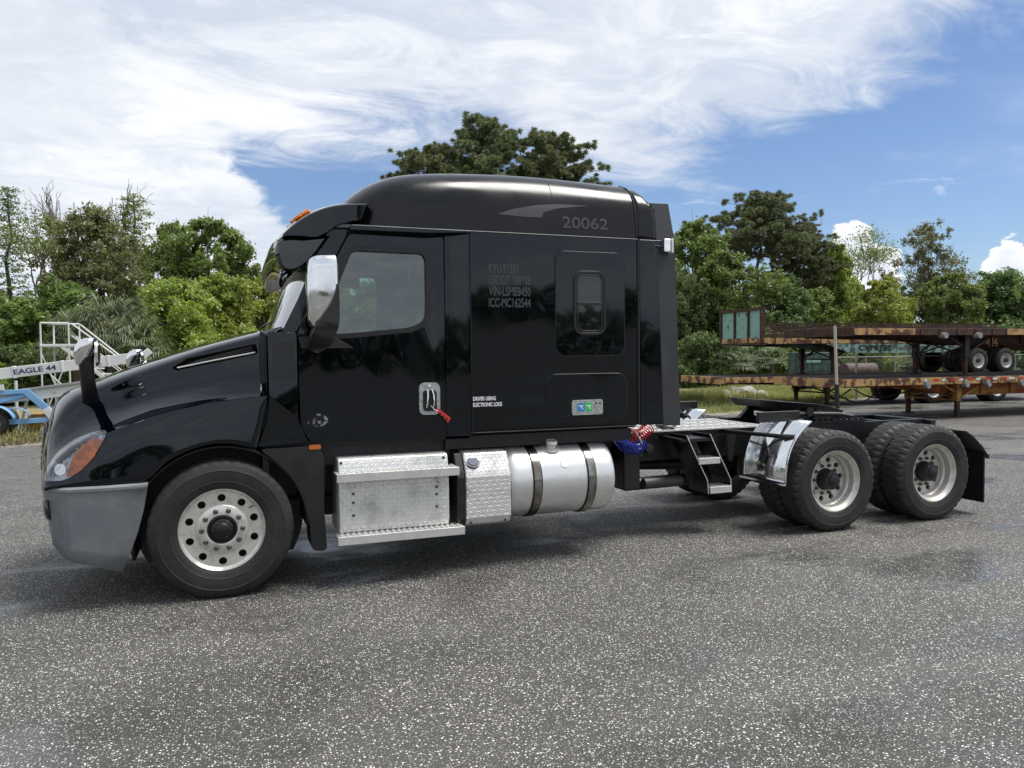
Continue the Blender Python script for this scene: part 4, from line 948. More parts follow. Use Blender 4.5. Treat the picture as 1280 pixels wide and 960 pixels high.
def wheel(c, kind):
    x, y, z = c; rad = .512 if kind == 'steer' else .503
    g = MB()
    if kind == 'steer':
        lip = [(.292,.075),(.300,.060),(.306,.030),(.306,.022),(.301,.018),(.296,.024),(.288,.036),(.278,.042)]
        g.latheY(lip, (0, 0, 0), 72); disc_with_holes(g, ((.278, .042), (.186, .046)), 10, .236, 0, .0285, .05, off=R(18))
        g.latheY([(.186,.046),(.182,.036),(.176,.032),(.112,.030),(.106,.034),(.104,.07)], (0, 0, 0), 72)
        g.latheY([(.292,.075),(.285,.12),(.275,.2)], (0, 0, 0), 72)
        ny, hub_r, m = .030, .104, 'wheel_aluminium'
    else:
        lip = [(.292,.075),(.300,.050),(.306,.026),(.304,.018),(.296,.020),(.288,.040),(.276,.052),(.266,.060),(.262,.085),(.256,.115),(.244,.125),(.236,.150),(.232,.168)]
        g.latheY(lip, (0, 0, 0), 72); disc_with_holes(g, ((.232, .168), (.165, .176)), 10, .198, 0, .0285, .05, off=R(6))
        g.latheY([(.165,.176),(.160,.170),(.112,.168),(.108,.20)], (0, 0, 0), 72)
        ny, hub_r, m = .168, .1, 'wheel_dull'
    w_ = g.build('wheel', m, truck, ang=35, recalc=True); w_.location = c
    t_ = tyre_mesh(rad, .004 if kind == 'steer' else .014).build('tyre', 'tyre', w_, ang=28)
    g = MB(); g.latheY([(.285,.10),(.285,.26)], (0, 0, 0), 40); g.latheY([(.284,.16 if kind == 'steer' else .215),(.0,.16 if kind == 'steer' else .215)], (0, 0, 0), 40); g.build('brake_drum', 'chassis_black', w_)
    g = MB()
    if kind == 'steer': g.latheY([(.104,.052),(.088,.048),(.083,.052),(.080,.030),(.070,.022),(.055,.018),(.050,.010),(.040,.004),(.0,.002)], (0, 0, 0), 40)
    else: g.latheY([(.108,.19),(.105,.13),(.098,.11),(.094,.07),(.086,.055),(.060,.050),(.056,.035),(.045,.028),(0,.026)], (0, 0, 0), 40)
    g.build('hub', 'rubber_trim' if kind == 'steer' else 'chassis_black', w_, ang=30)
    for k in range(6 if kind == 'steer' else 8):
        a = 2*math.pi*k/(6 if kind == 'steer' else 8); r_ = .060 if kind == 'steer' else .074; yy = .018 if kind == 'steer' else .052
        g = MB(); g.latheY([(0, -.007), (.006, -.006), (.007, .004)], (r_*math.cos(a), yy, r_*math.sin(a)), 8); g.build('hub_bolt', 'nut_steel', w_)
    nut = None
    for k in range(10):
        a = 2*math.pi*k/10+R(36 if kind == 'steer' else 0); px, pz = .143*math.cos(a), .143*math.sin(a)
        if nut is None:
            g = MB(); g.latheY([(0, -.030), (.010, -.030), (.013, -.024), (.014, -.010), (.0185, -.006), (.0195, .002)], (0, 0, 0), 12); nut = g.build('lug_nut', 'nut_steel', w_)
            o = nut
        else: o = nut.copy(); col.objects.link(o); o.parent = w_
        o.location = (px, ny, pz)
    g = MB(); g.tube([(.19, .03 if kind == 'steer' else .15, .15), (.225, .0 if kind == 'steer' else .11, .17)], .0045, 6); g.build('valve_stem', 'nut_steel', w_)
    return w_
def copy_tree(o, loc, rz=0, parent=None):
    c = o.copy(); col.objects.link(c); c.location = loc; c.rotation_euler.z = rz
    if parent is not None: c.parent = parent
    for ch in o.children:
        d_ = ch.copy(); col.objects.link(d_); d_.parent = c
        for gch in ch.children:
            e_ = gch.copy(); col.objects.link(e_); e_.parent = d_
    return c
sw = wheel((0, .045, .509), 'steer'); copy_tree(sw, (0, 2.44-.045, .509), math.pi)
dw = wheel((5.70, .0, .50), 'drive')
for x_ in (5.70, 7.02):
    if x_ > 6: copy_tree(dw, (x_, 0, .50))
    copy_tree(dw, (x_, 2.44, .50), math.pi)
# inner tyres of the dual pairs
g = tyre_mesh(.503, .014); it = g.build('inner_tyre', 'tyre', truck, ang=40); it.location = (5.70, .335, .50)
for x_, y_, rz_ in ((7.02, .335, 0), (5.70, 2.44-.335, math.pi), (7.02, 2.44-.335, math.pi)):
    c_ = it.copy(); col.objects.link(c_); c_.location = (x_, y_, .50); c_.rotation_euler.z = rz_
# the red tag that hangs from the handle
g = MB(); g.plate([(-.012,.012),(.012,.022),(.118,-.062),(.092,-.098)], -.002, .002); rtg = g.build('hanging_tag', 'tag_red', smooth=False); rtg.location = (1.655, .108, 1.33)
tag(rtg, 'red plastic tag hanging from the door handle of the black truck', 'tag')
g = MB(); g.tube([(-.05, 0, .045), (-.02, -.004, .01), (.01, 0, 0)], .003, 6); g.build('tag_string', 'decal_white', rtg)
for k in range(3):
    g = MB(); g.box((.02+k*.026, -.003, -.035-k*.02), (.036+k*.026, -.0021, -.018-k*.02)); g.build('tag_mark', 'rubber_trim', rtg)


# ================================================================== FLATBED TRAILERS
def bogie(par, x, w=2.5, r=.5, rim='tape_white'):
    """tandem wheel on both sides at x"""
    for y0, rz_ in ((.0, 0), (w, math.pi)):
        g = MB(); g.latheY([(.29*r/.5,.03),(.33*r/.5,.0),(.44*r/.5,.0),(.485*r/.5,.02),(r,.05),(r,.24),(.48*r/.5,.27),(.3*r/.5,.27)], (0, 0, 0), 40); ty = g.build('trailer_wheel', 'tyre', par, ang=30)
        ty.location = (x, y0, 0); ty.rotation_euler.z = rz_
        g = MB(); g.latheY([(.30,.02),(.285,.03),(.26,.06),(.235,.15),(.17,.16),(.165,.15),(.12,.15),(.115,.10),(.10,.06),(0,.05)], (0, 0, 0), 36)
        for v in g.bm.verts: v.co.x *= r/.5; v.co.z *= r/.5
        g.build('rim', rim, ty, ang=30)
        g = MB(); g.latheY([(.10,.055),(.085,.0),(0,-.005)], (0, 0, 0), 20)
        for v in g.bm.verts: v.co.x *= r/.5; v.co.z *= r/.5
        g.build('hub', 'rust', ty)
        g = MB(); g.latheY([(.29*r/.5,.33),(.44*r/.5,.31),(.485*r/.5,.33),(r,.36),(r,.53),(.3*r/.5,.56)], (0, 0, 0), 40); g.build('inner_tyre', 'tyre', ty, ang=30)
    return
def trailer(name, label, loc, rz, z0, top, L, rail_m, frame_m, gear_x, wheels, wr, web, group='stacked flatbed trailers', gear_m=None, nose=3.3, tape=False, leg_foot=0):
    """z0: what the trailer stands on, top: deck height, both above the yard"""
    t = tag(empty(name, (loc[0], loc[1], z0), rz), label, 'trailer', group)
    T = top-z0; w = 2.5; gear_m = gear_m or frame_m
    # side rails: a tan outer channel in lengths
    for y_ in (0, w-.06):
        g = MB(); g.box((0, y_, T-.19), (L, y_+.06, T-.012)); sr_ = g.build('side_rail', rail_m, t, smooth=False, bevel=.008)
        g = MB()
        for k in range(int(L/.6)):
            g.box((.3+k*.6, y_-.028 if y_ < 1 else y_+.06, T-.17), (.38+k*.6, y_ if y_ < 1 else y_+.088, T-.03))
        sp_ = g.build('stake_pocket', rail_m, sr_, smooth=False); sp_['kind'] = 'stuff'
    g = MB(); g.box((-.06, 0, T-.21), (0, w, T+.01)); g.build('nose_rail', rail_m, t, smooth=False, bevel=.008)
    # deck boards run lengthwise
    pk = None
    for k in range(12):
        y_ = .065+k*.1985
        g = MB(); g.box((0, y_, T-.035), (L, y_+.188, T+.003*((k*7) % 3))); g.build('deck_board', 'deck_wood', t, smooth=False)
    # main beams, shallow at the nose and deep behind the gear
    for y_ in (.72, 1.70):
        g = MB(); g.plate([(.05,T-.04),(L-.1,T-.04),(L-.1,T-web),(nose+1.4,T-web),(nose,T-.28),(.05,T-.22)], y_, y_+.03); bm_ = g.build('main_beam', frame_m, t, smooth=False)
        g = MB(); g.loft([[(x, y, z) for y in (y_-.06, y_+.09)] for x, z in ((.05,T-.22),(nose,T-.28),(nose+1.4,T-web),(L-.1,T-web))], closed=False, cap=False); g.build('beam_flange', frame_m, bm_, smooth=False, solid=.015)
        g = MB()
        for k in range(int((L-nose)/1.1)): g.box((nose+1.2+k*1.1, y_-.06, T-web+.01), (nose+1.215+k*1.1, y_+.09, T-.05))
        st_ = g.build('web_stiffener', frame_m, bm_, smooth=False); st_['kind'] = 'stuff'
    g = MB()
    for k in range(int(L/.42)): g.box((.2+k*.42, .06, T-.13), (.24+k*.42, w-.06, T-.04))
    cm_ = g.build('cross_members', 'rust', t, smooth=False); cm_['kind'] = 'stuff'
    # landing gear
    for y_ in (.38, w-.50):
        g = MB(); g.box((gear_x-.07, y_, T*.38+leg_foot), (gear_x+.09, y_+.15, T-.12)); lg = g.build('landing_leg', gear_m, t, smooth=False, bevel=.01)
        g = MB(); g.box((gear_x-.04, y_+.025, .03), (gear_x+.06, y_+.125, T*.38+leg_foot)); g.build('inner_leg', 'rust', lg, smooth=False)
        g = MB(); g.box((gear_x-.13, y_-.03, .0), (gear_x+.15, y_+.18, .035)); g.build('foot', 'rust', lg, smooth=False, bevel=.006)
        g = MB(); g.bar((gear_x+.05, y_+.07, T*.45), (gear_x+.75, y_+.10, T-.30), .05); g.build('leg_brace', gear_m, lg)
        g = MB(); g.bar((gear_x-.02, y_+.07, T*.6), (gear_x-.5, y_+.10, T-.22), .04); g.build('leg_brace', gear_m, lg)
    g = MB(); g.bar((gear_x, .45, T*.42), (gear_x, w-.4, T*.42), .05); g.build('gear_cross_bar', gear_m, t)
    g = MB(); g.bar((gear_x, .50, T*.45), (gear_x, w-.6, T-.3), .035); g.build('gear_cross_bar', gear_m, t)
    g = MB(); g.bar((gear_x+.01, w-.45, T*.45), (gear_x+.01, .6, T-.3), .035); g.build('gear_cross_bar', gear_m, t)
    for x_ in wheels:
        n0 = len(t.children); bogie(t, x_, w, wr)
        for c_ in t.children[n0:]: c_.location.z = wr
        g = MB(); g.tube([(x_, .3, wr), (x_, w-.3, wr)], .07, 10); g.build('axle', 'rust', t)
        g = MB(); g.box((x_-.5, .60, wr), (x_+.5, .68, wr+.08)); g.box((x_-.55, .6, wr), (x_-.45, .68, T-.2)); g.build('leaf_spring', 'rust', t, smooth=False)
    if tape:
        for k in range(int(L/.29)):
            g = MB(); xx = 2.6+k*.29
            if xx > L-.3: break
            g.box((xx, -.006, T-.10), (xx+.2, -.001, T-.045)); g.build('reflective_tape', 'tape_red' if k % 2 else 'tape_white', t, smooth=False)
    return t, T
tN1, T_ = trailer('flatbed_trailer', 'lower orange and yellow flatbed trailer nearest the truck, with red and white reflector tape', (14.2, 8.85), R(-2), 0, 1.10, 13.5, 'rust_tan', 'rust_orange', 4.2, (11.3, 12.6), .5, .52, gear_m='mustard', nose=3.0, tape=True)
for x_ in (2.65, 3.95, 4.7, 5.9):
    g = MB(); g.tube([(x_, -.10, T_-.22), (x_, .04, T_-.22)], .065, 12); w_ = g.build('strap_winch', 'galvanised', tN1)
    g = MB(); g.box((x_-.06, -.06, T_-.24), (x_+.06, .0, T_-.10)); g.build('winch_frame', 'galvanised', w_, smooth=False)
text('lettering', 'AT', 6.55, T_-.46, .26, -.003, 'deck_wood', tN1, bold=.02)
tN2, T2 = trailer('flatbed_trailer', 'rusty tan edged flatbed trailer stacked on the orange one, dark landing legs on its deck', (14.45, 8.75), R(-2), 1.105, 2.36, 13.3, 'rust', 'rust', 4.1, (11.0, 12.3), .5, .42, gear_m='chassis_black', nose=3.0)
g = MB()
for a_, b_ in ((0, 1.9), (5.0, 5.7)): g.box((a_, -.035, T2-.18), (b_, -.029, T2-.02))
g.build('tan_rail_face', 'rust_tan', tN2, smooth=False)
text('lettering', '41', 5.15, T2-.48, .24, .715, 'rust_tan', tN2, bold=.02)
text('lettering', '4', 5.42, T2-.48, .24, .715, 'rust_tan', tN2, bold=.02)
for x_ in (2.8, 3.95):
    g = MB(); g.tube([(x_, -.14, T2-.20), (x_, .04, T2-.20)], .075, 12); g.build('strap_winch', 'galvanised', tN2)
for k in range(4):
    g = MB(); g.box((1.8-.2*k, .4+k*.25, T2+.02+.02*(k % 2)), (5.2-.3*k, .5+k*.25, T2+.06+.02*(k % 2))); g.build('deck_pipe', 'rust', tN2, smooth=False)
tF1, T3 = trailer('flatbed_trailer', 'lower flatbed trailer standing farther left at the grass edge, on rust brown legs', (14.5, 14.1), R(-5), 0, 1.0, 13.8, 'rust_tan', 'rust', 4.15, (8.05, 10.75), .48, .40, gear_m='rust', nose=3.0)
tF2, T4 = trailer('flatbed_trailer', 'upper flatbed trailer with pale green headboard and slatted rusty side rails', (16.0, 14.0), R(-5), 1.005, 2.22, 13.0, 'rust_tan', 'rust', 2.9, (8.45, 9.65), .42, .46, gear_m='rust', nose=2.4)
# headboard
g = MB(); g.box((-.02, .10, T4-.15), (.03, 2.40, T4+.88)); hbd = g.build('headboard', 'teal_paint', tF2, smooth=False)
for y_ in (0, .74, 1.55, 2.40):
    g = MB(); g.box((-.08, y_, T4-.19), (.05, y_+(.10 if y_ in (0, 2.40) else .07), T4+.90)); g.build('headboard_post', 'rust', hbd, smooth=False)
g = MB(); g.box((-.08, 0, T4+.88), (.07, 2.5, T4+.97)); g.build('headboard_top', 'rust', hbd, smooth=False)
g = MB(); g.box((-.08, 0, T4-.22), (.07, 2.5, T4-.15)); g.build('headboard_foot', 'rust', hbd, smooth=False)
for y_ in (0.0, 2.46):
    for k in range(3):
        g = MB(); g.box((.1, y_, T4+.07+k*.17), (9.2, y_+.03, T4+.125+k*.17)); g.build('rack_rail', 'rust', tF2, smooth=False)
    for k in range(16):
        g = MB(); g.box((.35+k*.58, y_-.02, T4-.16), (.43+k*.58, y_+.0, T4+.46)); g.build('rack_stake', 'rust', tF2, smooth=False)
# green goose neck web with its name
g = MB(); g.plate([(2.3,T4-.2),(8.2,T4-.2),(6.9,T4-.50),(3.2,T4-.50)], .0, .03); tw = g.build('green_beam', 'teal_mid', tF2, smooth=False)
text('lettering', 'CYPRESS', 3.55, T4-.43, .19, -.004, 'rubber_trim', tF2, w=1.25, bold=.02)
text('lettering', '45000', 5.75, T4-.42, .13, -.004, 'rubber_trim', tF2, w=.55, bold=.02)
g = MB(); g.plate([(.6,T4-.2),(3.3,T4-.2),(3.3,T4-.50),(2.2,T4-.40)], .50, .52); g.build('green_gusset', 'teal_dark', tF2, smooth=False)
# pale strap posts
g = MB(); g.bar((14.0, 8.80, .98), (13.96, 8.83, 2.40), .07, .03); ps = g.build('tie_down_strap', 'strap_pale', smooth=False); tag(ps, 'pale webbing strap stretched upright between the noses of the stacked trailers', 'strap')
g = MB(); g.bar((14.03, 8.80, .40), (14.0, 8.80, .98), .10, .05); g.build('strap_tail', 'strap_black', ps)
g = MB(); g.bar((22.0, 16.3, 0), (22.0, 16.3, 2.2), .07, .05); ps = g.build('post', 'strap_pale', smooth=False); tag(ps, 'slim pale post showing through the gap between the stacked trailers', 'post')
# straps dangling under the near trailer nose
for k, (xa, xb, sag, yy) in enumerate(((14.2, 16.2, .30, 9.2), (14.3, 15.5, .22, 9.6), (15.0, 17.4, .22, 9.3))):
    g = MB(); g.tube([(xa+(xb-xa)*t, yy+.3*t, .80-sag*4*t*(1-t)+.03*math.sin(9*t+k)) for t in np.linspace(0, 1, 12)], [.012+.012*abs(math.sin(5*t)) for t in np.linspace(0, 1, 12)], 5)
    o = g.build('loose_strap', 'strap_black')
    tag(o, ('long black strap sagging lowest under the nose of the orange trailer', 'short black strap sagging behind the long one under the orange trailer nose', 'black strap sagging under the orange trailer nearest its landing legs')[k], 'strap', 'loose black straps')

# ---- rusty barrel, rubble, fence, green machine beyond
g = MB(); g.latheX([(0,-1.0),(.40,-1.0),(.43,-.97),(.43,-.35),(.445,-.33),(.43,-.31),(.43,.31),(.445,.33),(.43,.35),(.43,.97),(.40,1.0),(0,1.0)], (0, 0, 0), 30)
o = g.build('rusty_tank', 'barrel_rust'); o.location = (25.0, 19.2, .98); o.scale = (.8, .7, .7); tag(o, 'dark rusty cylinder tank lying behind the far trailers', 'tank')
for x_ in (-.6, .6):
    g = MB(); g.box((x_-.1, -.4, -.98), (x_+.1, .4, -.38)); g.build('tank_cradle', 'rust', o, smooth=False)
for k, (x_, y_, s_) in enumerate(((17.9, 18.6, .5), (18.9, 18.9, .62), (19.6, 18.7, .4))):
    bm_ = bmesh.new(); bmesh.ops.create_icosphere(bm_, subdivisions=2, radius=s_)
    for v in bm_.verts: v.co += v.co.normalized()*noise.noise(v.co*2.2+Vector((k*5, 0, 0)))*s_*.6; v.co.z *= .55
    g = MB.__new__(MB); g.bm = bm_; o = g.build('concrete_lump', 'rubble_concrete', smooth=False); o.location = (x_, y_, s_*.2)
    tag(o, ('pale broken concrete lump on the grass, left of the rubble', 'largest pale concrete lump on the grass behind the trailer nose', 'small pale concrete lump on the grass, right of the rubble')[k], 'rubble', 'concrete rubble on the grass')
fen = tag(empty('wire_fence', (24, 21.5, 0), R(12)), 'low grey chain link fence before the trees behind the trailers', 'fence')
for k in range(13):
    g = MB(); g.tube([(k*2.4, 0, 0), (k*2.4, 0, 1.55)], .03, 8); g.build('fence_post', 'galvanised', fen)
g = MB(); g.tube([(0, 0, 1.5), (28.8, 0, 1.5)], .022, 6); g.build('top_rail', 'galvanised', fen)
g = MB(); vx = []
for k in range(-8, 150):
    for s_ in (1, -1):
        x0 = k*.2; g.face([g.v((x0, .0, .03)), g.v((x0+.008, .0, .03)), g.v((x0+.008+s_*1.45, 0, 1.48)), g.v((x0+s_*1.45, 0, 1.48))]) if -.1 < x0+s_*1.45 < 28.9 else None
o = g.build('wire_mesh', 'galvanised', fen, smooth=False); o['kind'] = 'stuff'
gm = tag(empty('green_container', (23.4, 20.6, 0), R(-5)), 'dull green machine housing half hidden between the far trailer decks', 'machine')
g = MB(); g.box((0, 0, .35), (1.3, 1.2, 1.75)); g.build('housing', 'teal_dark', gm, bevel=.05)
g = MB(); g.box((.1, -.02, 1.3), (.8, -.004, 1.45)); g.build('hatch', 'teal_paint', gm)
for x_ in (.15, 1.0):
    g = MB(); g.box((x_, .1, 0), (x_+.15, 1.1, .35)); g.build('skid', 'rust', gm)

# ================================================================== BOOM LIFT ON THE LEFT
lift = tag(empty('boom_lift', (-4.7, 14.6, 0)), 'towable boom lift with white booms and a light blue wheeled base', 'boom lift')
def beam(name, a, c, w, h, m, par, bev=.01):
    g = MB(); g.bar(a, c, w, h); return g.build(name, m, par, smooth=False, bevel=bev)
ub = beam('upper_boom', (-5.0, .0, .82), (3.05, .25, 1.80), .2, .25, 'white_steel', lift)
ub2 = beam('lower_boom', (-5.0, -.02, .34), (2.3, .15, 1.12), .2, .25, 'white_steel', lift)
for t in (.66, .78, .9):
    beam('boom_collar', (-5+8.05*t-.03, .25*t, .82+.98*t-.004), (-5+8.05*t+.03, .25*t, .82+.98*t+.004), .23, .28, 'white_steel', lift)
beam('boom_head', (2.75, .2, 1.60), (3.15, .25, 1.95), .22, .16, 'white_steel', lift)
beam('jib_link', (2.0, .1, 1.12), (2.9, .2, 1.62), .08, .10, 'white_steel', lift)
beam('cylinder_rod', (.2, -.05, 1.02), (1.8, .02, 1.22), .06, .06, 'galvanised', lift)
beam('boom_clamp', (-.25, -.12, 1.08), (.15, -.12, 1.13), .08, .13, 'white_steel', lift)
M_ = Matrix.Translation((.30, -.125, 1.385)) @ Matrix.Rotation(R(-6.8), 4, 'Y')
# lettering lies on the boom face
ang_b = math.atan2(.98, 8.05)
M_ = Matrix.Translation((.33, -.015, 1.405)) @ Matrix.Rotation(-ang_b, 4, 'Y')
text('lettering', 'EAGLE 44', 0, 0, .125, 0, 'navy_letter', lift, w=.86, bold=.03, mat4=M_)
# blue chassis
B = 'blue_steel'
beam('top_frame', (-.55, -.1, .98), (.62, -.05, 1.03), .12, .10, B, lift)
beam('tow_arm', (.55, -.05, 1.05), (1.18, 0, .38), .14, .15, B, lift)
beam('diagonal_arm', (.70, -.02, .98), (-.35, -.1, .72), .09, .09, B, lift)
beam('low_frame', (.1, -.1, .33), (1.2, 0, .36), .12, .11, B, lift)
beam('turntable_post', (-.30, 0, .4), (-.25, 0, 1.0), .30, .28, B, lift)
beam('hitch', (.95, -.02, .62), (1.08, -.02, .42), .16, .16, 'white_steel', lift)
g = MB(); g.loft([[(-.02+.42*math.cos(a), y, .33+.40*math.sin(a)) for a in np.linspace(R(12), R(160), 14)] for y in (-.42, -.12)], closed=False, cap=False); g.build('wheel_fender', B, lift, solid=.02)
g = MB(); g.loft([[(.36+.30*math.cos(a), y, .42+.25*math.sin(a)) for a in np.linspace(R(5), R(120), 10)] for y in (-.2, -.1)], closed=False, cap=False); g.build('wheel_fender', B, lift, solid=.02)
for yy, rz_ in ((-.38, 0), (.85, math.pi)):
    g = MB(); g.latheY([(.19,.02),(.21,0),(.28,0),(.31,.02),(.325,.05),(.325,.17),(.30,.2),(.19,.2)], (0, 0, 0), 36); ty = g.build('lift_wheel', 'tyre', lift, ang=30); ty.location = (-.08, yy, .325); ty.rotation_euler.z = rz_
    g = MB(); disc_with_holes(g, ((.19, .03), (.075, .04)), 8, .135, 0, .022, 0); g.latheY([(.20,.02),(.19,.03)], (0, 0, 0), 36); g.latheY([(.075,.04),(.06,.0),(0,-.01)], (0, 0, 0), 24); g.build('rim', 'white_steel', ty, ang=30)
    g = MB(); g.latheY([(.19,.09),(0,.09)], (0, 0, 0), 20); g.build('brake_drum', 'chassis_black', ty)
beam('outrigger', (.35, .3, .12), (.55, .3, .98), .06, .06, 'white_steel', lift)
beam('outrigger', (1.0, .45, .02), (.88, .4, 1.02), .05, .05, 'white_steel', lift)
beam('outrigger', (1.05, .45, 1.0), (1.40, .5, .05), .04, .04, 'white_steel', lift)
beam('cross_tube', (.8, .42, 1.0), (1.75, .5, 1.05), .04, .04, 'white_steel', lift)
g = MB(); g.box((0, 0, .0), (.60, .5, .42)); o = g.build('yellow_crate', 'yellow_paint', smooth=False, bevel=.03); o.location = (-4.25, 15.2, .05); tag(o, 'small yellow box on the ground behind the blue lift base', 'box')
g = MB()
for z_ in (.1, .2, .3): g.box((-.01, -.012, z_), (.61, .0, z_+.02))
g.build('crate_rib', 'yellow_paint', o, smooth=False)
# white access stairs behind
stp = tag(empty('access_stairs', (-4.15, 16.4, 0)), 'white tubular access stairs with a small railed landing behind the boom', 'stairs')
def tb(name, a, c, r_=.022): g = MB(); g.tube([a, c], r_, 6); return g.build(name, 'white_steel', stp)
for x_, y_, zt in ((0, 0, 2.68), (.17, .7, 2.66), (.62, 0, 2.68), (.76, .7, 2.68)): tb('stair_post', (x_, y_, 0), (x_, y_, zt), .022)
for z_ in (2.67,):
    tb('handrail', (0, 0, z_), (.62, 0, z_)); tb('handrail', (0.17, .7, z_), (.76, .7, z_)); tb('handrail', (0, 0, z_), (.17, .7, z_))
beam('landing', (-.03, .35, 2.10), (.80, .35, 2.10), .75, .07, 'white_steel', stp)
for y_ in (0, .7):
    beam('stringer', (.45, y_, 2.08), (1.75, y_, .95), .04, .09, 'white_steel', stp); tb('handrail', (.68+.1*(y_ > 0), y_, 2.66), (1.95, y_, 1.6)); tb('handrail', (.68, y_, 2.35), (1.9, y_, 1.30), .016)
for k in range(7):
    g = MB(); x_ = .62+k*.17; z_ = 1.93-k*.148; g.box((x_, .0, z_), (x_+.2, .7, z_+.03)); g.build('tread', 'white_steel', stp, smooth=False)
for a_, c_ in (((0, 0, .2), (.62, 0, 1.9)), ((.62, 0, .2), (0, 0, 1.9)), ((0, 0, 1.0), (.62, 0, 1.0)), ((1.3, 0, 0), (1.3, 0, 1.35)), ((.2, .0, 1.35), (1.35, 0, .15))): tb('brace', a_, c_, .018)
for k, (x_, h_) in enumerate(((-5.0, 1.30), (-4.55, 1.25))):
    g = MB(); g.tube([(0, 0, 0), (0, 0, h_)], .035, 8); o = g.build('stand_post', 'white_steel'); o.location = (x_, 15.6, 0)
    tag(o, ('white steel stand post under the boom near the picture edge', 'white steel stand post under the boom next to the stairs')[k], 'post', 'white stand posts')
    g = MB(); g.box((-.1, -.1, 0), (.1, .1, .03)); g.build('base_plate', 'white_steel', o)

# ================================================================== VEGETATION
def quads_mesh(name, c, u, v, m):
    """one quad per row: centre c, half axes u and v"""
    n = len(c); P = np.empty((n, 4, 3), np.float32)
    P[:, 0] = c-u-v*.25; P[:, 1] = c-u*.1-v; P[:, 2] = c+u+v*.15; P[:, 3] = c+u*.05+v
    me = bpy.data.meshes.new(name); me.vertices.add(n*4); me.vertices.foreach_set('co', P.ravel())
    me.loops.add(n*4); me.loops.foreach_set('vertex_index', np.arange(n*4, dtype=np.int32))
    me.polygons.add(n); me.polygons.foreach_set('loop_start', np.arange(0, n*4, 4, dtype=np.int32))
    me.update(calc_edges=True); me.materials.append(MATS[m]); return me
def unit(a): return a/np.maximum(np.linalg.norm(a, axis=1, keepdims=True), 1e-6)
def leaves(name, c, size, m, out=None, flat=0.0, asp=.55):
    n = len(c); nrm = unit(rng.normal(size=(n, 3))+(out*1.0 if out is not None else 0)+np.array([0, 0, flat]))
    t = unit(np.cross(nrm, rng.normal(size=(n, 3)))); bt = np.cross(nrm, t)
    s = size*(.6+.8*rng.random((n, 1)))
    return quads_mesh(name, c, t*s, bt*s*asp, m)
def limb_mesh(name, paths, m):
    g = MB()
    for path, r0, r1 in paths:
        n = len(path); g.tube(path, [r0+(r1-r0)*i/(n-1) for i in range(n)], 7 if r0 > .05 else 4, cap=False)
    me = bpy.data.meshes.new(name); g.bm.to_mesh(me); g.bm.free(); me.shade_smooth(); me.materials.append(MATS[m]); return me
def wig(a, c, n, amt):
    a = Vector(a); c = Vector(c); L_ = (c-a).length
    return [a.lerp(c, i/n)+Vector([random.gauss(0, amt*L_*math.sin(math.pi*i/n)) for _ in range(3)]) for i in range(n+1)]
def broad(Rn, H, z0, nl, nleaf, size, m, bark='bark', dens=1.0, shape=1.0, trunks=1, seed=0):
    """crown of many overlapping leaf clumps on real limbs"""
    random.seed(seed); paths = []; cs = []; outs = []
    for t in range(trunks):
        bx = 0 if trunks == 1 else random.uniform(-.3, .3)*Rn; by = 0 if trunks == 1 else random.uniform(-.2, .2)*Rn
        tk = wig((bx, by, -.1), (bx*.6+random.uniform(-.2, .2), by*.6, H*.72), 7, .03); paths.append((tk, .035*H*.55/trunks**.5, .03))
    lobes = []
    for i in range(nl):
        f_ = (i+.5)/nl; z = z0+(H-z0)*(.10+.86*f_)
        # crown profile
        rr = Rn*math.sin(math.pi*min(1, (.22+.78*f_)**shape))**.6 if f_ < .98 else Rn*.2
        a = i*2.399+random.uniform(-.5, .5); q_ = random.uniform(.25, .95)
        r_ = Rn*random.uniform(.20, .40)*(1.15-.45*f_)
        lobes.append((math.cos(a)*rr*q_, math.sin(a)*rr*q_, min(z, H-r_*.6), r_))
    for x, y, z, r_ in lobes:
        b0 = Vector((0, 0, max(z0*.6, z*.55))); paths.append((wig(b0, (x, y, z), 5, .05), .045+.01*r_, .012))
        for _ in range(3):
            e_ = Vector((x, y, z))+Vector([random.gauss(0, .6)*r_ for _ in range(3)]); paths.append((wig((x*.8, y*.8, z*.97), e_, 3, .06), .018, .006))
    wts = np.array([l[3]**2 for l in lobes]); wts /= wts.sum()
    for (x, y, z, r_), w_ in zip(lobes, wts):
        n = int(nleaf*w_)
        # clumps within each lobe
        ns_ = max(6, int(n/70)); sc_ = unit(rng.normal(size=(ns_, 3)))*(rng.random((ns_, 1))**.35)*r_*np.array([1.05, 1.05, .8])
        idx = rng.integers(0, ns_, n); off = rng.normal(size=(n, 3))*r_*.17
        p_ = sc_[idx]+off; cs.append(p_+np.array([x, y, z])); outs.append(unit(p_)*.6)
    c = np.concatenate(cs); o_ = np.concatenate(outs); keep = c[:, 2] > .02
    c, o_ = c[keep], o_[keep]
    return limb_mesh('limbs', paths, bark), leaves('foliage', c, size, m, o_, .5)
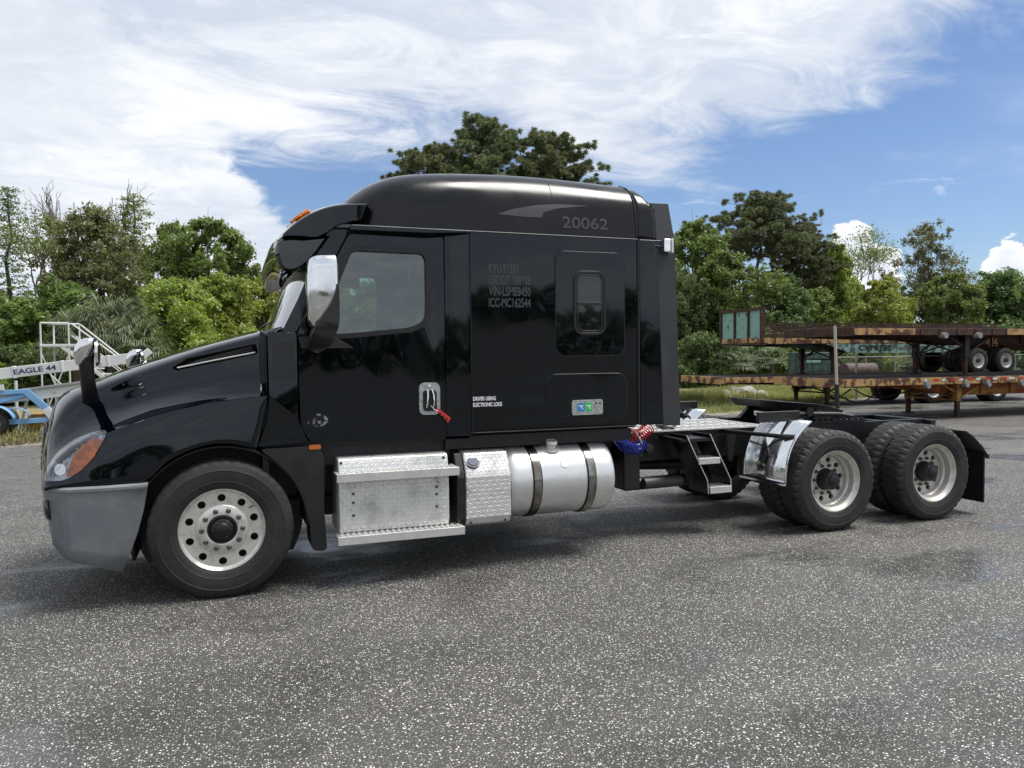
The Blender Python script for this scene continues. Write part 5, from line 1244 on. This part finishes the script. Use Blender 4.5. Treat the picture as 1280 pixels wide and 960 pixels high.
def pine(Rn, H, z0, nb, seed, dens=1.0, flat=False):
    random.seed(seed); paths = [(wig((0, 0, -.1), (.1, 0, H*.97), 8, .012), .024*H*.75, .03)]; cs = []; us = []
    tips = []
    for i in range(nb):
        f_ = i/(nb-1); z = z0+(H-z0)*f_
        rr = Rn*(math.sin(math.pi*(.20+.74*f_))**.8 if not flat else (.75+.3*math.sin(f_*7)) * (1 if f_ < .75 else 1.6*(1.05-f_)+.35))*random.uniform(.6, 1.05)
        a = i*2.399+random.uniform(-.4, .4); e_ = Vector((math.cos(a)*rr, math.sin(a)*rr, z+rr*random.uniform(.05, .30)))
        br = wig((0, 0, z-.1*rr), e_, 5, .05); paths.append((br, .05, .014))
        for k in range(int(5+rr*2.2)):
            t = random.uniform(.40, 1.02); b0 = br[min(5, int(t*5))]; tp = b0+Vector((random.gauss(0, .20)*rr, random.gauss(0, .20)*rr, random.uniform(-.05, .28)*min(rr, 2)))
            paths.append(([b0, tp], .016, .006)); tips.append(tp)
    N = int(95*dens)
    for tp in tips:
        for _ in range(random.randint(3, 5)):
            c_ = np.array(tp)+rng.normal(size=3)*np.array([.24, .24, .13]); d_ = unit(rng.normal(size=(N, 3))+np.array([0, 0, .55]))
            ln = .10+.05*rng.random((N, 1)); cs.append(c_+d_*ln); us.append(d_*ln)
    c = np.concatenate(cs); u = np.concatenate(us); v = unit(np.cross(u, rng.normal(size=u.shape)))*.017
    return limb_mesh('limbs', paths, 'bark'), quads_mesh('foliage', c, u, v, 'needle')
def recur(paths, tips, p, d, L_, r_, lev, spread=.55, upb=.15):
    e_ = p+d*L_; paths.append((wig(p, e_, 4, .04), r_, r_*.62))
    if lev == 0: tips.append(e_); return
    for k in range(3 if lev > 1 else 3):
        nd = (d+Vector((random.gauss(0, spread), random.gauss(0, spread), random.gauss(0, spread*.6)+upb))).normalized()
        recur(paths, tips, p+d*L_*random.uniform(.6, 1), nd, L_*random.uniform(.6, .85), r_*.6, lev-1, spread, upb)
def sparse(H, seed, m, nleaf, lev=4, spread=.5, size=.07, bark='bark_pale', rad=.4):
    random.seed(seed); paths = []; tips = []
    recur(paths, tips, Vector((0, 0, 0)), Vector((.02, 0, 1)), H*.42, H*.013, lev, spread, .25)
    lm = limb_mesh('limbs', paths, bark)
    if not nleaf: return lm, None
    t = np.array([tuple(x) for x in tips]); idx = rng.integers(0, len(t), nleaf); c = t[idx]+rng.normal(size=(nleaf, 3))*np.array([rad, rad, rad*.55])
    return lm, leaves('foliage', c, size, m, None, .8)
def conifer(H, Rn, seed, m='leaf_dark', n=70, z0=.25):
    random.seed(seed); paths = [(wig((0, 0, 0), (0, 0, H), 8, .008), .018*H, .02)]; cs = []
    for i in range(n):
        f_ = i/n; z = H*(z0+(1-z0)*f_); rr = Rn*(1.05-.75*f_)*random.uniform(.5, 1.1); a = i*2.4
        e_ = Vector((math.cos(a)*rr, math.sin(a)*rr, z+.1*rr)); paths.append((wig((0, 0, z), e_, 3, .05), .022, .006))
        k = 90; t = .35+.7*rng.random((k, 1)); cs.append(np.array([0, 0, z])+(np.array(e_)-np.array([0, 0, z]))*t+rng.normal(size=(k, 3))*np.array([.17, .17, .07]))
    return limb_mesh('limbs', paths, 'bark'), leaves('foliage', np.concatenate(cs), .06, m, None, 1.2)
def palm(seed, n=26, L_=1.25, H=1.3, droop=1.5):
    random.seed(seed); paths = [([(0, 0, -.05), (.03, 0, H*.5), (0, .02, H)], .16, .12)]; cs = []; us = []; vs = []
    for i in range(n):
        a = i*2.399; el_ = random.uniform(-.1, 1.25); d_ = np.array([math.cos(a)*math.cos(el_), math.sin(a)*math.cos(el_), math.sin(el_)])
        st_ = np.array([0, 0, H])+d_*L_*.55; paths.append(([(0, 0, H), tuple(st_)], .012, .008))
        side = unit(np.cross(d_, [[0, 0, 1.0]]))[0]
        for k in range(26):
            th = (k/25-.5)*2.6; ld = d_*math.cos(th)+side*math.sin(th); l_ = L_*random.uniform(.55, .8)
            p0 = st_; seg_ = 3
            for s_ in range(seg_):
                dd = ld+np.array([0, 0, -droop*.33*(s_)]); dd = dd/np.linalg.norm(dd); p1 = p0+dd*l_/seg_
                cs.append((p0+p1)/2); us.append((p1-p0)/2*1.05); wv = np.cross(dd, [0.1, .1, 1]); vs.append(wv/np.linalg.norm(wv)*.024*(1-.25*s_)); p0 = p1
    return limb_mesh('limbs', paths, 'bark'), quads_mesh('foliage', np.array(cs), np.array(us), np.array(vs), 'frond')
NL = 34000
KIND = {
 'broad': [(broad(3.0, 9, 1.2, 30, NL, .105, 'leaf_green', seed=1), 3.0, 9), (broad(3.0, 9, 1.0, 34, NL, .10, 'leaf_green', seed=12, shape=.8), 3.0, 9)],
 'broad_olive': [(broad(3.0, 9, 1.2, 44, NL, .085, 'leaf_olive', seed=3, trunks=2), 3.0, 9)],
 'broad_dark': [(broad(3.2, 7, .5, 34, NL, .10, 'leaf_dark', seed=4, trunks=2), 3.2, 7), (broad(3.2, 7, .5, 30, NL, .105, 'leaf_dark', seed=24), 3.2, 7)],
 'broad_lime': [(broad(2.7, 7, .8, 28, NL, .095, 'leaf_lime', seed=5), 2.7, 7)],
 'bush_lime': [(broad(2.3, 5.2, .1, 34, NL, .08, 'leaf_lime', seed=6, trunks=3), 2.3, 5.2)],
 'bush': [(broad(2.2, 5, .1, 30, NL, .085, 'leaf_green', seed=8, trunks=3), 2.2, 5)],
 'bush_dark': [(broad(2.1, 2.9, .0, 26, NL, .07, 'leaf_dark', seed=9, trunks=3), 2.1, 2.9), (broad(2.1, 2.9, .0, 26, NL, .075, 'leaf_green', seed=19, trunks=3), 2.1, 2.9)],
 'pine': [(pine(3.2, 16, 8.0, 44, 11), 3.2, 16), (pine(3.2, 16, 8.6, 42, 31), 3.2, 16)],
 'pine_flat': [(pine(4.9, 14, 9.6, 30, 13, flat=True), 4.9, 14)],
 'sparse': [(sparse(9, 14, 'leaf_green', 5000), 2.0, 9)],
 'sparse_grey': [(broad(3.6, 12, 3.5, 34, 20000, .085, 'leaf_olive', 'bark_pale', seed=47, shape=.7), 3.6, 12)],
 'bare': [(sparse(11, 16, 'leaf_olive', 0, 4, .30), 1.5, 11)],
 'conifer': [(conifer(11, 1.6, 17), 1.6, 11)],
 'layered': [(conifer(11, 2.0, 18, 'leaf_green', 90, .2), 2.0, 11)],
 'palm': [(palm(20), 1.4, 2.3), (palm(21, 30, 1.4), 1.5, 2.4)]}
NAMES = {'broad': 'broadleaf_tree', 'broad_olive': 'broadleaf_tree', 'broad_dark': 'broadleaf_tree', 'broad_lime': 'broadleaf_tree', 'bush_lime': 'shrub', 'bush': 'shrub', 'bush_dark': 'shrub', 'pine': 'pine_tree', 'pine_flat': 'pine_tree', 'sparse': 'thin_tree', 'sparse_grey': 'thin_tree', 'bare': 'bare_tree', 'conifer': 'conifer_tree', 'layered': 'conifer_tree', 'palm': 'palm'}
TREES = [  # kind, x, y, height, crown radius, label
('conifer',-10.6,44.0,11.2,1.6,'tall thin dark conifer at the left edge of the picture'),
('sparse',-8.1,40.0,8.6,2.0,'thin half bare tree with pale limbs right of the left edge conifer'),
('broad_olive',-5.8,38.0,9.2,3.2,'wide brownish olive tree above the white access stairs'),
('layered',-4.3,43.0,10.9,2.2,'conifer with layered top rising behind the olive tree'),
('broad',-0.4,36.0,8.9,2.8,'round green tree left of the truck cab against the cloud'),
('broad',-2.6,45.0,10.0,2.0,'green tree far behind, between the layered conifer and the round green tree'),
('bush_lime',-1.8,30.0,5.0,2.2,'yellow green shrub behind the hood mirror, leftmost of the bright shrubs'),
('bush_lime',0.1,32.0,5.5,2.5,'large yellow green shrub above the truck hood'),
('bush_lime',2.2,36.0,5.7,2.0,'yellow green shrub just left of the windshield'),
('palm',-4.9,27.0,3.5,1.5,'palm with drooping fronds behind the access stairs, leftmost of three'),
('palm',-3.9,28.0,4.1,1.9,'tallest drooping palm behind the hood mirror'),
('palm',-2.9,27.0,3.3,1.5,'low drooping palm, rightmost of the three by the boom tip'),
('bush',-8.4,33.0,4.4,2.2,'green thicket shrub at the left edge above the white boom'),
('bush',-6.6,35.0,5.3,2.3,'green shrub under the olive tree, left of the palms'),
('bare',-8.7,46.0,11.4,1.3,'bare grey tree top left of the olive tree'),
('bare',-7.1,47.0,11.4,1.4,'bare grey tree top above the middle of the olive tree'),
('bare',-5.7,46.0,11.5,1.3,'bare grey tree top beside the layered conifer'),
('pine',12.3,40.0,14.0,3.3,'pine crown above the truck roof, leftmost and lowest of three'),
('pine',16.6,42.0,16.5,4.0,'tallest pine crown above the truck roof, middle of three'),
('pine',20.6,41.0,15.7,3.9,'pine crown above the number on the truck roof, rightmost of three'),
('broad',29.6,38.0,10.7,3.0,'green tree right behind the rear fairing of the truck'),
('broad',28.6,33.0,7.9,3.2,'green tree above the pale green trailer headboard'),
('pine_flat',37.9,42.0,13.0,5.6,'broad flat topped pine standing alone right of the truck'),
('pine',44.4,45.0,11.6,3.2,'darker pine leaning out right of the flat topped pine'),
('broad_lime',47.3,44.0,10.6,2.8,'light green tree behind, below the first white cumulus cloud'),
('sparse',53.7,48.0,11.6,2.6,'thin open tree against the white cumulus cloud'),
('broad_lime',41.2,34.0,6.6,2.8,'bright lime green tree above the middle of the trailers'),
('sparse_grey',54.7,42.0,12.3,3.8,'tall loose grey green tree on the right with open twigs'),
('broad',50.3,36.0,7.6,2.6,'green tree below the tall loose grey green one'),
('broad_dark',57.8,38.0,7.9,4.4,'dense dark tree at the right edge above the trailers'),
('broad_dark',34.1,35.0,6.6,2.9,'dark green tree left of the lime green one'),
('broad',40.2,38.5,6.4,2.6,'green tree between the flat topped pine and the lime green tree'),
('broad_dark',25.1,33.0,6.6,2.3,'dark green tree closest behind the sleeper of the truck'),
('broad',68.4,40.0,9.1,4.1,'green tree beyond the right edge of the picture'),
('broad',-12.8,40.0,7.7,2.6,'green tree beyond the left edge of the picture'),
('bush',4.8,34.0,5.8,2.5,'green shrub seen through the truck windshield'),
('bush',7.8,35.0,5.7,2.6,'green shrub seen through the truck door window'),
('bush_lime',10.8,34.0,5.6,2.6,'yellow green shrub behind the truck sleeper'),
('broad',27.2,40.5,9.4,2.8,'green tree behind the others, half hidden by the rear fairing'),
('bush_dark',23.4,28.0,2.8,2.1,'low dark shrub beside the rear fairing of the truck'),
('bush_dark',28.3,29.0,3.1,2.3,'low dark shrub behind the pale green headboard'),
('bush_dark',32.2,30.0,3.0,2.2,'low dark shrub behind the slatted trailer rails'),
('bush_dark',36.6,31.0,2.9,2.3,'low shrub behind the green trailer beam'),
('bush_dark',42.5,33.0,3.1,2.7,'low shrub behind the landing legs of the upper trailer'),
('bush_dark',48.3,33.0,3.2,2.7,'low shrub behind the wheels of the upper trailer'),
('bush_dark',54.0,33.5,3.4,2.7,'low shrub at the right edge under the dense dark tree'),
('palm',24.3,27.0,2.4,1.3,'small dark palm under the trees by the rear fairing'),
('palm',26.5,26.5,2.0,1.3,'small palm behind the nose of the lower far trailer'),
('palm',38.3,30.0,1.9,1.2,'small palm seen between the trailer decks'),
('bush_dark',-8.8,28.0,2.3,1.9,'low dark shrub at the left edge behind the white boom'),
('bush_dark',-6.8,29.0,2.3,1.9,'low dark shrub behind the blue lift base'),
('bush_dark',-4.8,31.0,2.6,2.0,'low dark shrub behind the palms'),
('bush_dark',-2.2,30.0,2.5,2.0,'low shrub behind the tip of the white boom'),
]
GRP = {'pine': 'pines behind the truck', 'pine_flat': 'pines behind the truck', 'palm': 'palms at the wood edge', 'bush_dark': 'low shrubs at the foot of the trees', 'bush': 'shrubs before the trees', 'bush_lime': 'yellow green shrubs', 'bare': 'bare tree tops'}
cnt = {}
for i, (k, x, y, H, r_, lab) in enumerate(TREES):
    vs_ = KIND[k]; n_ = cnt.get(k, 0); cnt[k] = n_+1; (lm, lf), Rn, Hn = vs_[n_ % len(vs_)]
    t = tag(empty(NAMES[k], (x, y, 0), 1.7*i), lab, 'palm' if k == 'palm' else ('shrub' if 'bush' in k else 'tree'), GRP.get(k, 'trees at the back of the yard'))
    a = link_mesh('trunk', lm, t); s_ = (r_/Rn, r_/Rn, H/Hn); a.scale = s_
    if lf: c_ = link_mesh('crown', lf, t); c_.scale = s_
# far wood closing the horizon all round (also what the paint reflects)
cs = []
for a in np.linspace(-math.pi, math.pi, 260, endpoint=False):
    rr = 78+9*noise.noise(Vector((math.cos(a)*3, math.sin(a)*3, 0))); h_ = 5.2+2.0*noise.noise(Vector((math.cos(a)*9, math.sin(a)*9, 4)))
    if abs(((a-math.pi/2+.6+math.pi) % (2*math.pi))-math.pi) < 1.1: rr = 62; h_ += 1.0
    n = 230; c = np.array([10+math.cos(a)*rr, math.sin(a)*rr, 0])+rng.normal(size=(n, 3))*np.array([1.6, 1.6, 0])
    c[:, 2] = h_*(rng.random(n)**.8)+rng.normal(size=n)*.35; cs.append(c)
c = np.concatenate(cs); c = c[c[:, 2] > 0]
tag(link_mesh('far_wood', leaves('far_wood', c, .40, 'leaf_dark', None, .4, .7)), 'dark continuous wood all round the yard behind the nearer trees', 'wood', kind='stuff')
# ---- grass and leaf litter on the verge
def blades(name, n, xr, depth, h, m, wdt=.012, tall=0, lab='', y_off=.1):
    x = rng.uniform(*xr, n); e_ = np.interp(x, [p[0] for p in EDGE], [p[1] for p in EDGE]); q_ = rng.random(n)**1.3*depth
    y = e_+y_off+q_; keep = np.array([noise.noise(Vector((a*.9, b_*.9, 3)))+random.random()*.5 > -.05 for a, b_ in zip(x, y)]); x, y = x[keep], y[keep]; n = len(x)
    hh = h*(.5+rng.random(n))*(1+tall*np.maximum(0, np.sin(x*1.3)*np.sin(y*.9+1)))
    c = np.stack([x, y, hh/2], 1); lean = rng.normal(size=(n, 3))*.25; lean[:, 2] = 1
    u = unit(lean)*hh[:, None]/2; v = unit(np.cross(u, rng.normal(size=(n, 3))))*wdt
    tag(link_mesh(name, quads_mesh(name, c, u, v, m)), lab, 'grass', kind='stuff')
blades('grass', 60000, (8, 40), 8, .16, 'grass_blade', .014, 1.2, 'yellow green grass on the verge behind the truck and trailers', .5)
blades('tall_grass', 5000, (11.5, 17), 1.0, .42, 'grass_blade', .012, .8, 'tall pale weeds along the verge beside the rear of the truck', 3.5)
blades('weeds', 22000, (-12, 4), 7, .07, 'litter', .03, .6, 'short brown green weeds and leaf litter on the left verge', .2)
blades('dry_grass', 9000, (-12, 4), 7, .12, 'grass_blade', .012, 1.0, 'sparse grass tufts round the boom lift', .5)
